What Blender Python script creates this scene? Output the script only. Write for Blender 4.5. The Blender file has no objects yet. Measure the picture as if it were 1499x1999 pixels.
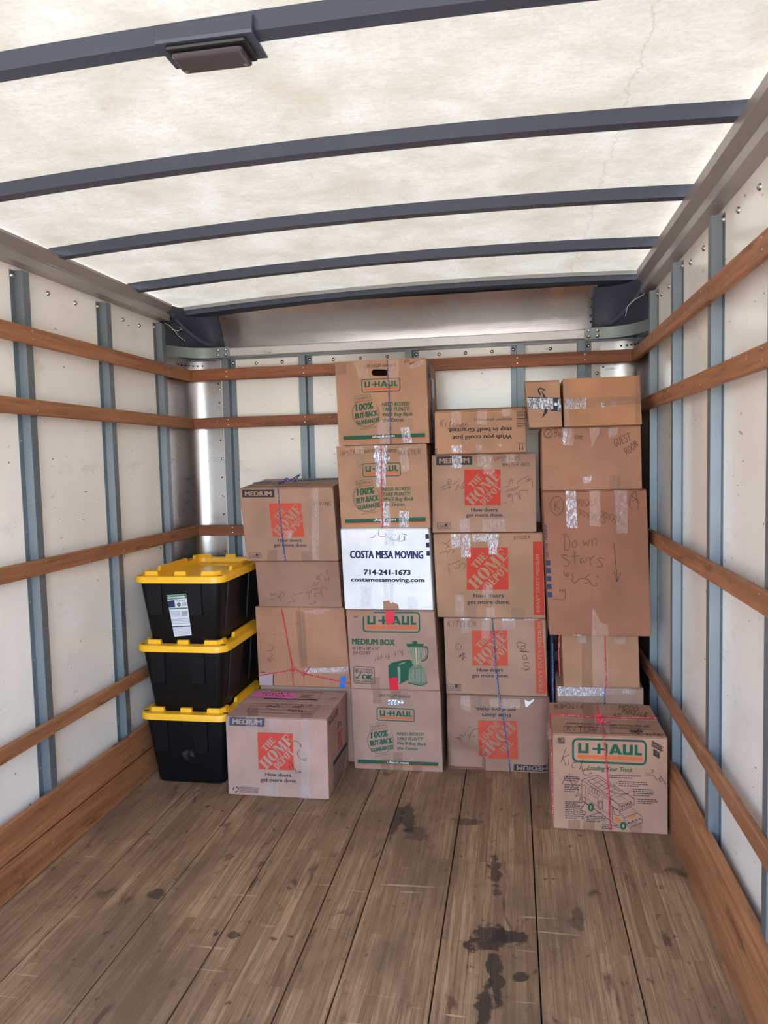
import bpy, bmesh, math, random
from mathutils import Vector, Matrix, Euler
random.seed(7)
S = bpy.context.scene
COL = S.collection

# ---------------------------------------------------------------- camera
FPX, YAW, PITCH, ROLL = 1458.9, 0.1729, -0.0694, -0.0247
cam_d = bpy.data.cameras.new('camera')
cam = bpy.data.objects.new('camera', cam_d)
COL.objects.link(cam)
fw = Vector((-math.sin(YAW)*math.cos(PITCH), math.cos(YAW)*math.cos(PITCH), math.sin(PITCH)))
r0 = Vector((math.cos(YAW), math.sin(YAW), 0))
u0 = r0.cross(fw)
rr = math.cos(ROLL)*r0 + math.sin(ROLL)*u0
uu = -math.sin(ROLL)*r0 + math.cos(ROLL)*u0
M = Matrix((rr, uu, -fw)).transposed().to_4x4()
M.translation = Vector((1.7644, 0.0, 1.5104))
cam.matrix_world = M
cam_d.sensor_fit = 'VERTICAL'
cam_d.sensor_height = 36.0
cam_d.lens = FPX/1999*36.0
cam_d.clip_start = 0.02
S.camera = cam

# ---------------------------------------------------------------- world, sun, exposure
world = bpy.data.worlds.new('sky')
S.world = world
world.use_nodes = True
wn = world.node_tree
bg = wn.nodes['Background']
sky = wn.nodes.new('ShaderNodeTexSky')
sky.sky_type = 'NISHITA'
sky.sun_disc = False
sky.sun_elevation = math.radians(58)
sky.sun_rotation = math.radians(20)
sky.air_density = 1.0
sky.dust_density = 4.0
sky.ozone_density = 1.0
wn.links.new(sky.outputs[0], bg.inputs[0])
bg.inputs[1].default_value = 3.2
sun_d = bpy.data.lights.new('sun', 'SUN')
sun_d.energy = 26.0
sun_d.angle = math.radians(0.6)
sun_d.color = (1.0, 0.95, 0.88)
sun = bpy.data.objects.new('sun', sun_d)
COL.objects.link(sun)
sun.rotation_euler = Euler((math.radians(-8), math.radians(34), 0))
sun.location = (1, 8, 12)
vs = S.view_settings
vs.view_transform = 'Standard'
vs.look = 'None'
vs.gamma = 1.0
vs.use_curve_mapping = False
vs.exposure = 0.13

# ---------------------------------------------------------------- helpers
def lin(r, g, b):
    def f(c):
        c /= 255.0
        return c/12.92 if c <= 0.04045 else ((c+0.055)/1.055)**2.4
    return (f(r), f(g), f(b), 1.0)

class Nodes:
    def __init__(self, name):
        self.m = bpy.data.materials.new(name)
        self.m.use_nodes = True
        self.t = self.m.node_tree
        self.bsdf = self.t.nodes['Principled BSDF']
        self.out = self.t.nodes['Material Output']
    def n(self, typ, **kw):
        nd = self.t.nodes.new('ShaderNode'+typ)
        for k, v in kw.items():
            if k in nd.inputs: nd.inputs[k].default_value = v
            else: setattr(nd, k, v)
        return nd
    def l(self, a, b): self.t.links.new(a, b)
    def pos(self, scale=(1, 1, 1), rot=(0, 0, 0), loc=(0, 0, 0)):
        g = self.n('NewGeometry'); mp = self.n('Mapping')
        mp.inputs['Scale'].default_value = scale
        mp.inputs['Rotation'].default_value = rot
        mp.inputs['Location'].default_value = loc
        self.l(g.outputs['Position'], mp.inputs['Vector'])
        return mp.outputs[0]
    def noise(self, vec, scale, detail=4, rough=0.55, dist=0.0):
        nd = self.n('TexNoise')
        nd.inputs['Scale'].default_value = scale
        nd.inputs['Detail'].default_value = detail
        nd.inputs['Roughness'].default_value = rough
        nd.inputs['Distortion'].default_value = dist
        if vec is not None: self.l(vec, nd.inputs['Vector'])
        return nd.outputs['Fac']
    def ramp(self, fac, stops):
        nd = self.n('ValToRGB'); el = nd.color_ramp.elements
        while len(el) < len(stops): el.new(0.5)
        for e, (p, c) in zip(el, stops):
            e.position = p
            e.color = c if len(c) == 4 else (*c, 1)
        self.l(fac, nd.inputs[0])
        return nd.outputs[0]
    def mix(self, fac, a, b, mode='MIX'):
        nd = self.n('Mix', data_type='RGBA', blend_type=mode)
        for sock, v in ((nd.inputs[0], fac), (nd.inputs[6], a), (nd.inputs[7], b)):
            if isinstance(v, (int, float, tuple)): sock.default_value = v
            else: self.l(v, sock)
        return nd.outputs[2]
    def math(self, op, a, b=0.0, clamp=False):
        nd = self.n('Math', operation=op, use_clamp=clamp)
        for sock, v in ((nd.inputs[0], a), (nd.inputs[1], b)):
            if isinstance(v, (int, float)): sock.default_value = v
            else: self.l(v, sock)
        return nd.outputs[0]
    def bump(self, h, strength=0.2, dist=0.01):
        nd = self.n('Bump', Strength=strength, Distance=dist)
        self.l(h, nd.inputs['Height']); self.l(nd.outputs[0], self.bsdf.inputs['Normal'])
    def set(self, **kw):
        for k, v in kw.items():
            s = self.bsdf.inputs[k.replace('_', ' ')]
            if isinstance(v, (int, float, tuple)): s.default_value = v
            else: self.l(v, s)
        return self.m

B3 = (0, 0, 0); W3 = (1, 1, 1)
def plain(name, rgb, rough=0.6, metal=0.0, spec=0.5):
    k = Nodes(name)
    v = k.noise(k.pos(), 25, 3)
    c = lin(*rgb)
    d = tuple(x*0.86 for x in c[:3])+(1,)
    return k.set(Base_Color=k.mix(v, c, d), Roughness=rough, Metallic=metal, Specular_IOR_Level=spec)

def cardboard(name, rgb, stain=0.1):
    k = Nodes(name)
    if rgb[0]-rgb[2] > 10: rgb = (rgb[0]*0.945, rgb[1]*0.905, rgb[2]*0.87)
    c = lin(*rgb)
    v1 = k.noise(k.pos(), 5, 4)
    v2 = k.noise(k.pos(scale=(140, 140, 5)), 1, 3)
    v3 = k.noise(k.pos(scale=(1, 1, 1)), 350, 2)
    dk = tuple(x*0.80 for x in c[:3])+(1,)
    lt = tuple(min(1, x*1.14) for x in c[:3])+(1,)
    col = k.mix(k.ramp(v1, [(0.3, B3), (0.7, W3)]), dk, lt)
    col = k.mix(k.math('MULTIPLY', v2, 0.22), col, tuple(x*0.72 for x in c[:3])+(1,))
    col = k.mix(k.math('MULTIPLY', v3, 0.12), col, tuple(x*0.6 for x in c[:3])+(1,))
    hh = k.math('ADD', k.math('MULTIPLY', v2, 0.4), k.noise(k.pos(), 9, 3))
    k.bump(hh, 0.25, 0.008)
    return k.set(Base_Color=col, Roughness=0.72, Specular_IOR_Level=0.3)

def wood(name, axis, rgb, rgb2, rough=0.55):
    k = Nodes(name)
    sc = {'x': (3, 60, 60), 'y': (60, 3, 60), 'z': (60, 60, 3)}[axis]
    g1 = k.noise(k.pos(scale=sc), 1, 6, 0.65, 0.6)
    g2 = k.noise(k.pos(scale=tuple(s*0.22 for s in sc)), 1, 4, 0.5, 0.8)
    col = k.mix(k.ramp(g1, [(0.3, B3), (0.72, W3)]), lin(*rgb), lin(*rgb2))
    col = k.mix(k.ramp(g2, [(0.45, B3), (0.8, (0.75,)*3)]), col, tuple(x*0.5 for x in lin(*rgb2)[:3])+(1,))
    kn = k.noise(k.pos(scale=tuple(max(s, 12)*.35 for s in sc)), 1, 4, 0.6)
    col = k.mix(k.ramp(kn, [(0.58, B3), (0.70, (0.7,)*3)]), col, lin(78, 46, 29))
    lt = k.noise(k.pos(scale=(30, 30, 30)), 1, 2)
    col = k.mix(k.ramp(lt, [(0.70, B3), (0.76, (0.35,)*3)]), col, lin(210, 170, 130))
    k.bump(g1, 0.25, 0.004)
    return k.set(Base_Color=col, Roughness=rough, Specular_IOR_Level=0.35)

def metal(name, rgb, rough, aniso_axis=None, blotch=0.25, metallic=1.0, dirt=0.0):
    k = Nodes(name)
    c = lin(*rgb)
    v = k.noise(k.pos(scale=(1, 1, 0.35)), 6, 5)
    col = k.mix(v, c, tuple(x*(1-blotch) for x in c[:3])+(1,))
    if dirt:
        d = k.noise(k.pos(scale=(6, 6, 22)), 1, 6, 0.7)
        col = k.mix(k.ramp(d, [(0.60, B3), (0.72, (dirt,)*3)]), col, lin(70, 66, 62))
    if aniso_axis:
        sc = {'x': (2, 200, 200), 'z': (200, 200, 2)}[aniso_axis]
        g = k.noise(k.pos(scale=sc), 1, 2)
        k.bump(g, 0.06, 0.002)
    rg = k.noise(k.pos(), 12, 4)
    return k.set(Base_Color=col, Metallic=metallic, Roughness=k.math('ADD', k.math('MULTIPLY', rg, 0.16), rough-0.08))

def tape_mat(name, rgb, lo, hi, rough=0.12, t0=0.40, t1=0.66, sc=(70, 70, 26), bmp=0.6):
    k = Nodes(name)
    h = k.noise(k.pos(scale=sc), 1.0, 2, 0.5, 2.0)
    k.bump(h, bmp, 0.006)
    a = k.ramp(h, [(t0, (lo,)*3), (t1, (hi,)*3)])
    return k.set(Base_Color=lin(*rgb), Alpha=a, Roughness=rough, Specular_IOR_Level=0.9)

# ---- materials of the place
def floor_mat():
    k = Nodes('worn laminated floor wood')
    g = k.n('NewGeometry'); sx = k.n('SeparateXYZ'); cb = k.n('CombineXYZ')
    k.l(g.outputs['Position'], sx.inputs[0])
    k.l(sx.outputs[1], cb.inputs[0]); k.l(sx.outputs[0], cb.inputs[1])
    br = k.n('TexBrick', offset=0.37, squash=1.0)
    br.inputs['Scale'].default_value = 1.0
    br.inputs['Brick Width'].default_value = 0.75
    br.inputs['Row Height'].default_value = 0.035
    br.inputs['Mortar Size'].default_value = 0.0006
    br.inputs['Color1'].default_value = lin(178, 143, 109)
    br.inputs['Color2'].default_value = lin(136, 105, 77)
    br.inputs['Mortar'].default_value = lin(94, 72, 54)
    br.inputs['Bias'].default_value = -0.05
    k.l(cb.outputs[0], br.inputs['Vector'])
    grain = k.noise(k.pos(scale=(95, 3.2, 1)), 1, 7, 0.7, 0.5)
    col = k.mix(k.ramp(grain, [(0.38, B3), (0.66, (0.85,)*3)]), br.outputs['Color'], lin(104, 78, 56))
    gl = k.noise(k.pos(scale=(70, 2.2, 1), loc=(9, 3, 0)), 1, 6, 0.7, 0.4)
    col = k.mix(k.ramp(gl, [(0.55, B3), (0.75, (0.55,)*3)]), col, lin(205, 176, 142))
    big = k.noise(k.pos(scale=(1, 0.6, 1)), 2.6, 5, 0.6, 0.7)
    col = k.mix(k.ramp(big, [(0.42, B3), (0.62, (0.7,)*3)]), col, lin(104, 82, 62))
    # grime patches stretched along the boards
    st = k.noise(k.pos(scale=(10, 3.6, 1), loc=(3.3, 1.2, 0)), 1, 5, 0.62, 0.8)
    col = k.mix(k.ramp(st, [(0.60, B3), (0.68, (0.7,)*3)]), col, lin(62, 48, 38))
    sp = k.noise(k.pos(scale=(16, 11, 1)), 1.6, 3, 0.5)
    col = k.mix(k.ramp(sp, [(0.66, B3), (0.73, (0.75,)*3)]), col, lin(54, 42, 34))
    fs = k.noise(k.pos(scale=(60, 26, 1), loc=(5, 2, 0)), 1, 4, 0.65, 0.5)
    col = k.mix(k.ramp(fs, [(0.60, B3), (0.74, (0.5,)*3)]), col, lin(70, 54, 42))
    # one spilled dark stain with a runner, and smaller dark blots
    wob = k.noise(k.pos(), 16, 5, 0.65)
    def blot(cx, cy, rx, ry, ang, soft=0.35, amt=0.85):
        nonlocal col
        mp = k.pos(loc=(-cx, -cy, 0))
        m2 = k.n('Mapping'); m2.inputs['Rotation'].default_value = (0, 0, ang)
        m2.inputs['Scale'].default_value = (1, 1, 0)
        k.l(mp, m2.inputs['Vector'])
        m3 = k.n('Mapping'); m3.inputs['Scale'].default_value = (1/rx, 1/ry, 0)
        k.l(m2.outputs[0], m3.inputs['Vector'])
        ln = k.n('VectorMath', operation='LENGTH'); k.l(m3.outputs[0], ln.inputs[0])
        d = k.math('ADD', ln.outputs['Value'], k.math('MULTIPLY', wob, 3.2))
        f = k.ramp(k.math('MULTIPLY', d, 0.25), [(0.25+0.36, (amt,)*3), (0.25+0.36+soft*0.18, B3)])
        col = k.mix(f, col, lin(44, 37, 33))
    blot(1.67, 2.27, 0.055, 0.075, 0.3)
    blot(1.74, 2.29, 0.06, 0.035, 0.2)
    blot(1.69, 2.12, 0.022, 0.13, -0.12)
    blot(1.665, 1.97, 0.022, 0.11, 0.05)
    blot(1.77, 2.11, 0.022, 0.025, 0)
    blot(1.68, 2.66, 0.02, 0.12, -0.05, amt=0.7)
    blot(1.26, 2.98, 0.02, 0.12, 0, amt=0.7)
    blot(1.31, 3.02, 0.03, 0.12, -0.1, amt=0.75)
    blot(1.36, 2.9, 0.045, 0.06, 0, amt=0.5)
    blot(1.55, 3.02, 0.06, 0.03, 0, amt=0.6)
    blot(1.95, 2.4, 0.025, 0.06, 0, amt=0.5)
    blot(0.5, 2.37, 0.03, 0.03, 0, amt=0.7)
    blot(0.86, 2.18, 0.022, 0.022, 0, amt=0.7)
    # pale scratches
    sc = k.noise(k.pos(scale=(3.5, 60, 1), rot=(0, 0, 0.5)), 1, 2, 0.4, 0.2)
    sc2 = k.noise(k.pos(), 3, 2)
    scm = k.math('MULTIPLY', k.ramp(sc, [(0.69, B3), (0.71, W3)]), k.ramp(sc2, [(0.5, B3), (0.6, (0.6,)*3)]))
    col = k.mix(scm, col, lin(190, 165, 135))
    k.bump(grain, 0.3, 0.004)
    rgh = k.ramp(big, [(0.3, (0.48,)*3), (0.7, (0.66,)*3)])
    return k.set(Base_Color=col, Roughness=rgh, Specular_IOR_Level=0.35)

def wall_mat():
    k = Nodes('glossy white wall panel')
    c = lin(246, 240, 230)
    v = k.noise(k.pos(scale=(1, 1, 0.4)), 2.2, 5)
    col = k.mix(k.ramp(v, [(0.35, B3), (0.75, W3)]), c, lin(230, 223, 213))
    # scuffs and nicks
    s1 = k.noise(k.pos(scale=(14, 14, 40), rot=(0.5, 0, 0)), 1, 2, 0.5, 0.4)
    m1 = k.noise(k.pos(), 2.4, 3)
    f1 = k.math('MULTIPLY', k.ramp(s1, [(0.71, B3), (0.74, W3)]), k.ramp(m1, [(0.52, B3), (0.62, (0.6,)*3)]))
    col = k.mix(f1, col, lin(120, 112, 104))
    s2 = k.noise(k.pos(scale=(30, 30, 52), rot=(-0.7, 0, 0.2)), 1, 2, 0.5, 0.2)
    f2 = k.ramp(s2, [(0.745, B3), (0.76, (0.9,)*3)])
    col = k.mix(f2, col, lin(52, 48, 46))
    s3 = k.noise(k.pos(scale=(3, 3, 7), loc=(3, 1, 4)), 1, 6, 0.75)
    col = k.mix(k.ramp(s3, [(0.58, B3), (0.72, (0.3,)*3)]), col, lin(168, 160, 150))
    k.bump(k.noise(k.pos(), 3, 2), 0.05, 0.01)
    return k.set(Base_Color=col, Roughness=0.16, Specular_IOR_Level=0.5)

def roof_mat():
    k = Nodes('translucent fibreglass roof')
    n1 = k.noise(k.pos(), 4.5, 6, 0.62, 0.3)
    n2 = k.noise(k.pos(scale=(26, 120, 1), rot=(0, 0, 0.08)), 1, 4, 0.7, 0.4)
    n3 = k.noise(k.pos(), 70, 3, 0.7)
    c = k.mix(k.ramp(n1, [(0.34, B3), (0.68, W3)]), (0.97, 0.955, 0.90, 1), (0.74, 0.70, 0.58, 1))
    c = k.mix(k.ramp(n2, [(0.35, B3), (0.75, (0.42,)*3)]), c, (0.60, 0.565, 0.46, 1))
    c = k.mix(k.ramp(n3, [(0.45, B3), (0.75, (0.35,)*3)]), c, (0.58, 0.54, 0.43, 1))
    g = k.n('NewGeometry'); sx = k.n('SeparateXYZ'); k.l(g.outputs['Position'], sx.inputs[0])
    wob = k.noise(k.pos(), 9, 4, 0.7)
    ln = k.math('ABSOLUTE', k.math('SUBTRACT', k.math('ADD', sx.outputs[0], k.math('MULTIPLY', wob, 0.10)), 2.115))
    c = k.mix(k.ramp(ln, [(0.0, (0.4,)*3), (0.003, B3)]), c, (0.42, 0.37, 0.30, 1))
    tr = k.n('BsdfTranslucent'); df = k.n('BsdfDiffuse'); mx = k.n('MixShader')
    mx.inputs[0].default_value = 0.42
    tc = k.mix(1.0, c, (0.0535, 0.0545, 0.0530, 1), "MULTIPLY")
    k.l(tc, tr.inputs[0]); k.l(c, df.inputs[0])
    k.l(tr.outputs[0], mx.inputs[1]); k.l(df.outputs[0], mx.inputs[2])
    k.l(mx.outputs[0], k.out.inputs[0])
    return k.m

MAT = {}
MAT['floor'] = floor_mat()
MAT['wall'] = wall_mat()
MAT['roof'] = roof_mat()
MAT['rail_y'] = wood('oak rub rail along wall', 'y', (176, 120, 82), (134, 84, 54))
MAT['rail_x'] = wood('red oak rub rail across', 'x', (160, 98, 64), (118, 68, 44))
MAT['kick'] = wood('kick board wood', 'y', (178, 122, 82), (136, 86, 54))
MAT['stud'] = metal('galvanised steel', (128, 137, 143), 0.45, metallic=0.6, blotch=0.3)
MAT['alu'] = metal('mill finish aluminium', (205, 202, 200), 0.30, 'z', blotch=0.2, dirt=0.5)
MAT['nose'] = metal('brushed aluminium nose panel', (216, 212, 212), 0.24, 'x', blotch=0.12)
MAT['beam'] = metal('scuffed aluminium beam', (205, 202, 198), 0.45, blotch=0.25, metallic=0.7, dirt=0.7)
MAT['bracket'] = metal('galvanised bracket', (140, 150, 146), 0.45, metallic=0.6, dirt=0.3)
MAT['toprail'] = metal('extruded aluminium top rail', (172, 162, 156), 0.38, blotch=0.25, metallic=0.55, dirt=0.3)
MAT['bow'] = plain('slate painted steel bow', (64, 70, 84), 0.42)
MAT['cap'] = plain('dark navy corner plastic', (62, 66, 82), 0.5)
MAT['black'] = plain('black rubber', (22, 22, 24), 0.5)
MAT['bolt'] = metal('bright zinc bolt', (200, 198, 194), 0.25, blotch=0.1)
MAT['darkhole'] = plain('dark rivet hole', (26, 25, 25), 0.8)
MAT['whitewire'] = plain('pale wire', (200, 198, 194), 0.5)
MAT['headerlight'] = metal('pale header seal', (158, 160, 158), 0.5, metallic=0.3, dirt=0.6)
MAT['sub'] = plain('dark subfloor', (30, 26, 22), 0.9)
MAT['asphalt'] = plain('pale concrete yard', (150, 144, 136), 0.9)
MAT['lens'] = plain('smoked lamp lens', (74, 68, 70), 0.18)
MAT['tote'] = plain('black tote plastic', (9, 9, 12), 0.5, spec=0.28)
MAT['lid'] = plain('yellow lid plastic', (250, 186, 36), 0.38)

KR = {}
def kraft(rgb):
    if rgb not in KR: KR[rgb] = cardboard('kraft cardboard %d %d %d' % rgb, rgb)
    return KR[rgb]
K_UH = (177, 139, 114); K_HD = (174, 140, 121); K_RED = (156, 107, 85); K_PL = (178, 136, 108)
K_AM = (180, 140, 113); K_LAV = (176, 144, 130); K_WHITE = (234, 234, 238)
INK = {}
def ink(name, rgb, rough=0.65):
    if name not in INK: INK[name] = plain(name+' ink', rgb, rough, spec=0.3)
    return INK[name]
green = ink('green', (26, 80, 57)); orange = ink('orange', (204, 98, 48)); redhd = ink('orange red', (184, 52, 32))
redfade = ink('faded orange red', (186, 72, 50)); dark = ink('charcoal', (44, 46, 52)); navy = ink('navy', (30, 40, 84))
blueink = ink('blue print', (34, 52, 88)); pen = ink('black marker', (38, 32, 32)); slate = ink('slate', (64, 72, 86))
white = ink('white', (236, 236, 238)); paper = ink('paper', (214, 216, 222)); pinkm = ink('pink label', (232, 110, 170))
redtape = ink('red tape', (206, 20, 50), 0.35); bluetape = ink('blue tape', (40, 110, 200), 0.4); foil = None
TAPE = tape_mat('clear packing tape', (222, 206, 204), 0.10, 0.26)
CRINK = tape_mat('crinkled clear tape', (232, 230, 240), 0.18, 0.80, 0.10, 0.46, 0.60, (110, 110, 34), 0.9)  # pale alpha streaks paint the white glints of crumpled tape
TAN = tape_mat('tan packing tape', (132, 92, 68), 0.22, 0.30, 0.35, bmp=0.15)
PALE = tape_mat('frosted paper tape', (208, 172, 150), 0.24, 0.42, 0.4, bmp=0.25)

def rope_mat(name, a, b):
    k = Nodes(name)
    n = k.noise(k.pos(), 260, 1)
    return k.set(Base_Color=k.mix(k.ramp(n, [(0.60, B3), (0.64, W3)]), lin(*a), lin(*b)), Roughness=0.6)
ROPEB = rope_mat('blue braided cord', (36, 62, 120), (180, 196, 220))
ROPER = rope_mat('red braided cord', (190, 22, 48), (235, 160, 168))

def link(name, me, mat, parent=None, kind=None):
    o = bpy.data.objects.new(name, me)
    if mat is not None and not me.materials: me.materials.append(mat)
    COL.objects.link(o)
    if parent is not None:
        o.parent = parent
        if 'base' in parent: pass
    if kind: o['kind'] = kind
    return o

def from_bm(name, bm, mat, parent=None, off=None, smooth=False, kind=None):
    if off is not None:
        bmesh.ops.translate(bm, verts=bm.verts, vec=-Vector(off))
    if smooth:
        for e in bm.edges:
            if len(e.link_faces) != 2 or e.calc_face_angle(0) > 0.65: e.smooth = False
    me = bpy.data.meshes.new(name)
    bm.to_mesh(me); bm.free()
    if smooth:
        for p in me.polygons: p.use_smooth = True
    return link(name, me, mat, parent, kind)

def bm_box(bm, x0, x1, y0, y1, z0, z1, bev=0.0, seg=1):
    vs_ = [bm.verts.new(p) for p in ((x0,y0,z0),(x1,y0,z0),(x1,y1,z0),(x0,y1,z0),(x0,y0,z1),(x1,y0,z1),(x1,y1,z1),(x0,y1,z1))]
    fs = [bm.faces.new([vs_[i] for i in f]) for f in ((3,2,1,0),(4,5,6,7),(0,1,5,4),(1,2,6,5),(2,3,7,6),(3,0,4,7))]
    if bev:
        es = set(e for f in fs for e in f.edges)
        bmesh.ops.bevel(bm, geom=list(es), offset=bev, segments=seg, affect='EDGES', profile=0.5)

def box(name, b, mat, parent=None, off=None, bev=0.0, seg=1, kind=None):
    bm = bmesh.new(); bm_box(bm, *b, bev, seg)
    return from_bm(name, bm, mat, parent, off, kind=kind)

def bm_prism(bm, prof, axis, a, b):
    """extrude a closed 2D profile: axis 'x': prof=(y,z); 'y': prof=(x,z); 'z': prof=(x,y)"""
    def P(p, t):
        return {'x': (t, p[0], p[1]), 'y': (p[0], t, p[1]), 'z': (p[0], p[1], t)}[axis]
    A = [bm.verts.new(P(p, a)) for p in prof]; Bv = [bm.verts.new(P(p, b)) for p in prof]
    n = len(prof)
    for i in range(n): bm.faces.new((A[i], A[(i+1) % n], Bv[(i+1) % n], Bv[i]))
    bm.faces.new(A[::-1]); bm.faces.new(Bv)
    bmesh.ops.recalc_face_normals(bm, faces=bm.faces)

def prism(name, prof, axis, a, b, mat, parent=None, off=None, smooth=False, kind=None):
    bm = bmesh.new(); bm_prism(bm, prof, axis, a, b)
    return from_bm(name, bm, mat, parent, off, smooth, kind)

def bm_tube(bm, pts, r, n=6):
    pts = [Vector(p) for p in pts]; rings = []
    for i, p in enumerate(pts):
        d = (pts[min(i+1, len(pts)-1)] - pts[max(i-1, 0)]).normalized()
        a = d.orthogonal().normalized() if i == 0 else (pa - d*pa.dot(d)).normalized()
        pa = a; b = d.cross(a)
        rings.append([bm.verts.new(p + (a*math.cos(2*math.pi*j/n) + b*math.sin(2*math.pi*j/n))*r) for j in range(n)])
    for i in range(len(rings)-1):
        for j in range(n):
            bm.faces.new((rings[i][j], rings[i][(j+1) % n], rings[i+1][(j+1) % n], rings[i+1][j]))
    bm.faces.new(rings[0][::-1]); bm.faces.new(rings[-1])

def tube(name, pts, r, mat, parent=None, off=None, n=6):
    bm = bmesh.new(); bm_tube(bm, pts, r, n)
    return from_bm(name, bm, mat, parent, off, smooth=True)

def thing(name, label, cat, loc, group=None):
    o = bpy.data.objects.new(name, None)
    o.empty_display_size = 0.05
    COL.objects.link(o); o.location = loc
    o['label'] = label; o['category'] = cat
    if group: o['group'] = group
    return o

# shared dome mesh for bolts and screws
def dome_mesh(name, r, h, mat):
    bm = bmesh.new()
    bmesh.ops.create_uvsphere(bm, u_segments=10, v_segments=6, radius=1.0)
    bmesh.ops.delete(bm, geom=[v for v in bm.verts if v.co.z < -0.01], context='VERTS')
    bmesh.ops.scale(bm, vec=(r, r, h), verts=bm.verts)
    me = bpy.data.meshes.new(name); bm.to_mesh(me); bm.free()
    for p in me.polygons: p.use_smooth = True
    me.materials.append(mat)
    return me
BOLT = dome_mesh('bolt', 0.0105, 0.009, MAT['bolt'])
SCREW = dome_mesh('screw', 0.0045, 0.0015, MAT['bolt'])
HOLE = dome_mesh('rivet_hole', 0.005, 0.0008, MAT['darkhole'])
def dome(me, name, loc, nrm, parent):
    o = bpy.data.objects.new(name, me); COL.objects.link(o); o.parent = parent
    q = Vector((0, 0, 1)).rotation_difference(Vector(nrm))
    o.rotation_mode = 'QUATERNION'; o.rotation_quaternion = q; o.location = loc
    return o

# ================================================================= THE TRUCK BOX
W = 2.36; WX = 0.055; YB = 4.03; YF = -0.55
RAILS = [(1.973, 2.037), (1.710, 1.769), (1.108, 1.167), (0.484, 0.539)]

gr = box('ground', (-14, 16, -26, 22, -0.95, -0.85), MAT['asphalt'], kind='structure')

floor = box('floor', (-WX, W+WX, YF, 4.2, -0.06, -0.03), MAT['sub'], kind='structure')
seams = [0.0, 0.25, 0.535, 0.816, 1.100, 1.245, 1.520, 1.820, 2.100, W]
for i in range(len(seams)-1):
    a = seams[i] + (0.0022 if i else -WX); b = seams[i+1] - (0.0022 if i < len(seams)-2 else -WX)
    box('floor_plank', (a, b, YF, 4.05, -0.03, random.uniform(-0.0008, 0.0)), MAT['floor'], floor, bev=0.0015)

wl = box('wall_left', (-WX-0.02, -WX, YF, YB+0.2, -0.06, 2.36), MAT['wall'], kind='structure')
wr = box('wall_right', (W+WX, W+WX+0.02, YF, YB+0.2, -0.06, 2.40), MAT['wall'], kind='structure')
wb = box('wall_back', (-WX, W+WX, YB, YB+0.02, -0.06, 2.10), MAT['wall'], kind='structure')

# studs, hat section in galvanised sheet
def hat(wall, side, y):
    s = 1 if side == 'L' else -1
    x = (-WX if side == 'L' else W+WX)
    t = s*0.034
    # flanges + raised channel, seen as one folded strip
    prof = [(x, y-0.045), (x+s*0.002, y-0.045), (x+s*0.002, y-0.020), (x+t, y-0.017), (x+t, y+0.022),
            (x+s*0.002, y+0.025), (x+s*0.002, y+0.048), (x, y+0.048)]
    st = prism('wall_stud', prof, 'z', 0.0, 2.245, MAT['stud'], wall)
    dome(BOLT, 'bolt', (x+s*0.002, y-0.033, 2.225), (s, 0, 0), st)
    for z in (1.95, 1.62, 1.30, 1.0, 0.75, 0.36):
        dome(SCREW, 'rivet', (x+s*0.002, y-0.033, z+0.03*math.sin(y*9+z*5)), (s, 0, 0), st)
for y in (0.15, 0.75, 1.36, 1.97, 2.575, 3.155, 3.69): hat(wl, 'L', y)
for y in (0.15, 0.75, 1.36, 1.97, 2.545, 3.115, 3.615): hat(wr, 'R', y)
for wall, x, s in ((wl, -WX, 1), (wr, W+WX, -1)):
    for y in (1.55, 1.76, 2.17, 2.36, 2.76, 2.95, 3.34, 3.50):
        dome(BOLT, 'bolt', (x, y, 2.205), (s, 0, 0), wall)

# wooden rub rails
def rail_side(wall, side, z0, z1):
    x0, x1 = ((-0.021, 0.0) if side == 'L' else (W, W+0.021))
    ye = 3.991
    o = box('rub_rail', (x0, x1, YF+0.02, ye, z0, z1), MAT['rail_y'], wall, bev=0.003)
    xf = 0.0 if side == 'L' else W
    s = 1 if side == 'L' else -1
    for y in (1.97, 2.575, 3.155, 3.69):
        for dz in (0.018, -0.012):
            dome(SCREW, 'screw', (xf, y+random.uniform(-.006, .006), (z0+z1)/2+dz), (s, 0, 0), o)
for z0, z1 in RAILS:
    rail_side(wl, 'L', z0, z1); rail_side(wr, 'R', z0, z1)
for z0, z1 in RAILS:
    o = box('rub_rail', (0.0006, W-0.0006, 3.970, 3.991, z0, z1), MAT['rail_x'], wb, bev=0.003)
    for x in (0.205, 0.645, 1.235, 1.79, 2.13):
        for dz in (0.016, -0.012):
            dome(SCREW, 'screw', (x, 3.970, (z0+z1)/2+dz), (0, -1, 0), o)

# kick boards
box('kick_board', (-0.024, 0.0, YF+0.02, 3.96, 0.1345, 0.264), MAT['kick'], wl, bev=0.003)
box('kick_board', (-0.022, 0.0015, YF+0.02, 3.96, 0.0, 0.1285), MAT['kick'], wl, bev=0.003)
prism('kick_board', [(W, 0.0), (W, 0.205), (W+0.006, 0.222), (W+0.004, 0.245), (W+0.012, 0.262), (W+0.03, 0.264), (W+0.03, 0.0)],
      'y', YF+0.02, 3.96, MAT['kick'], wr)
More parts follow.
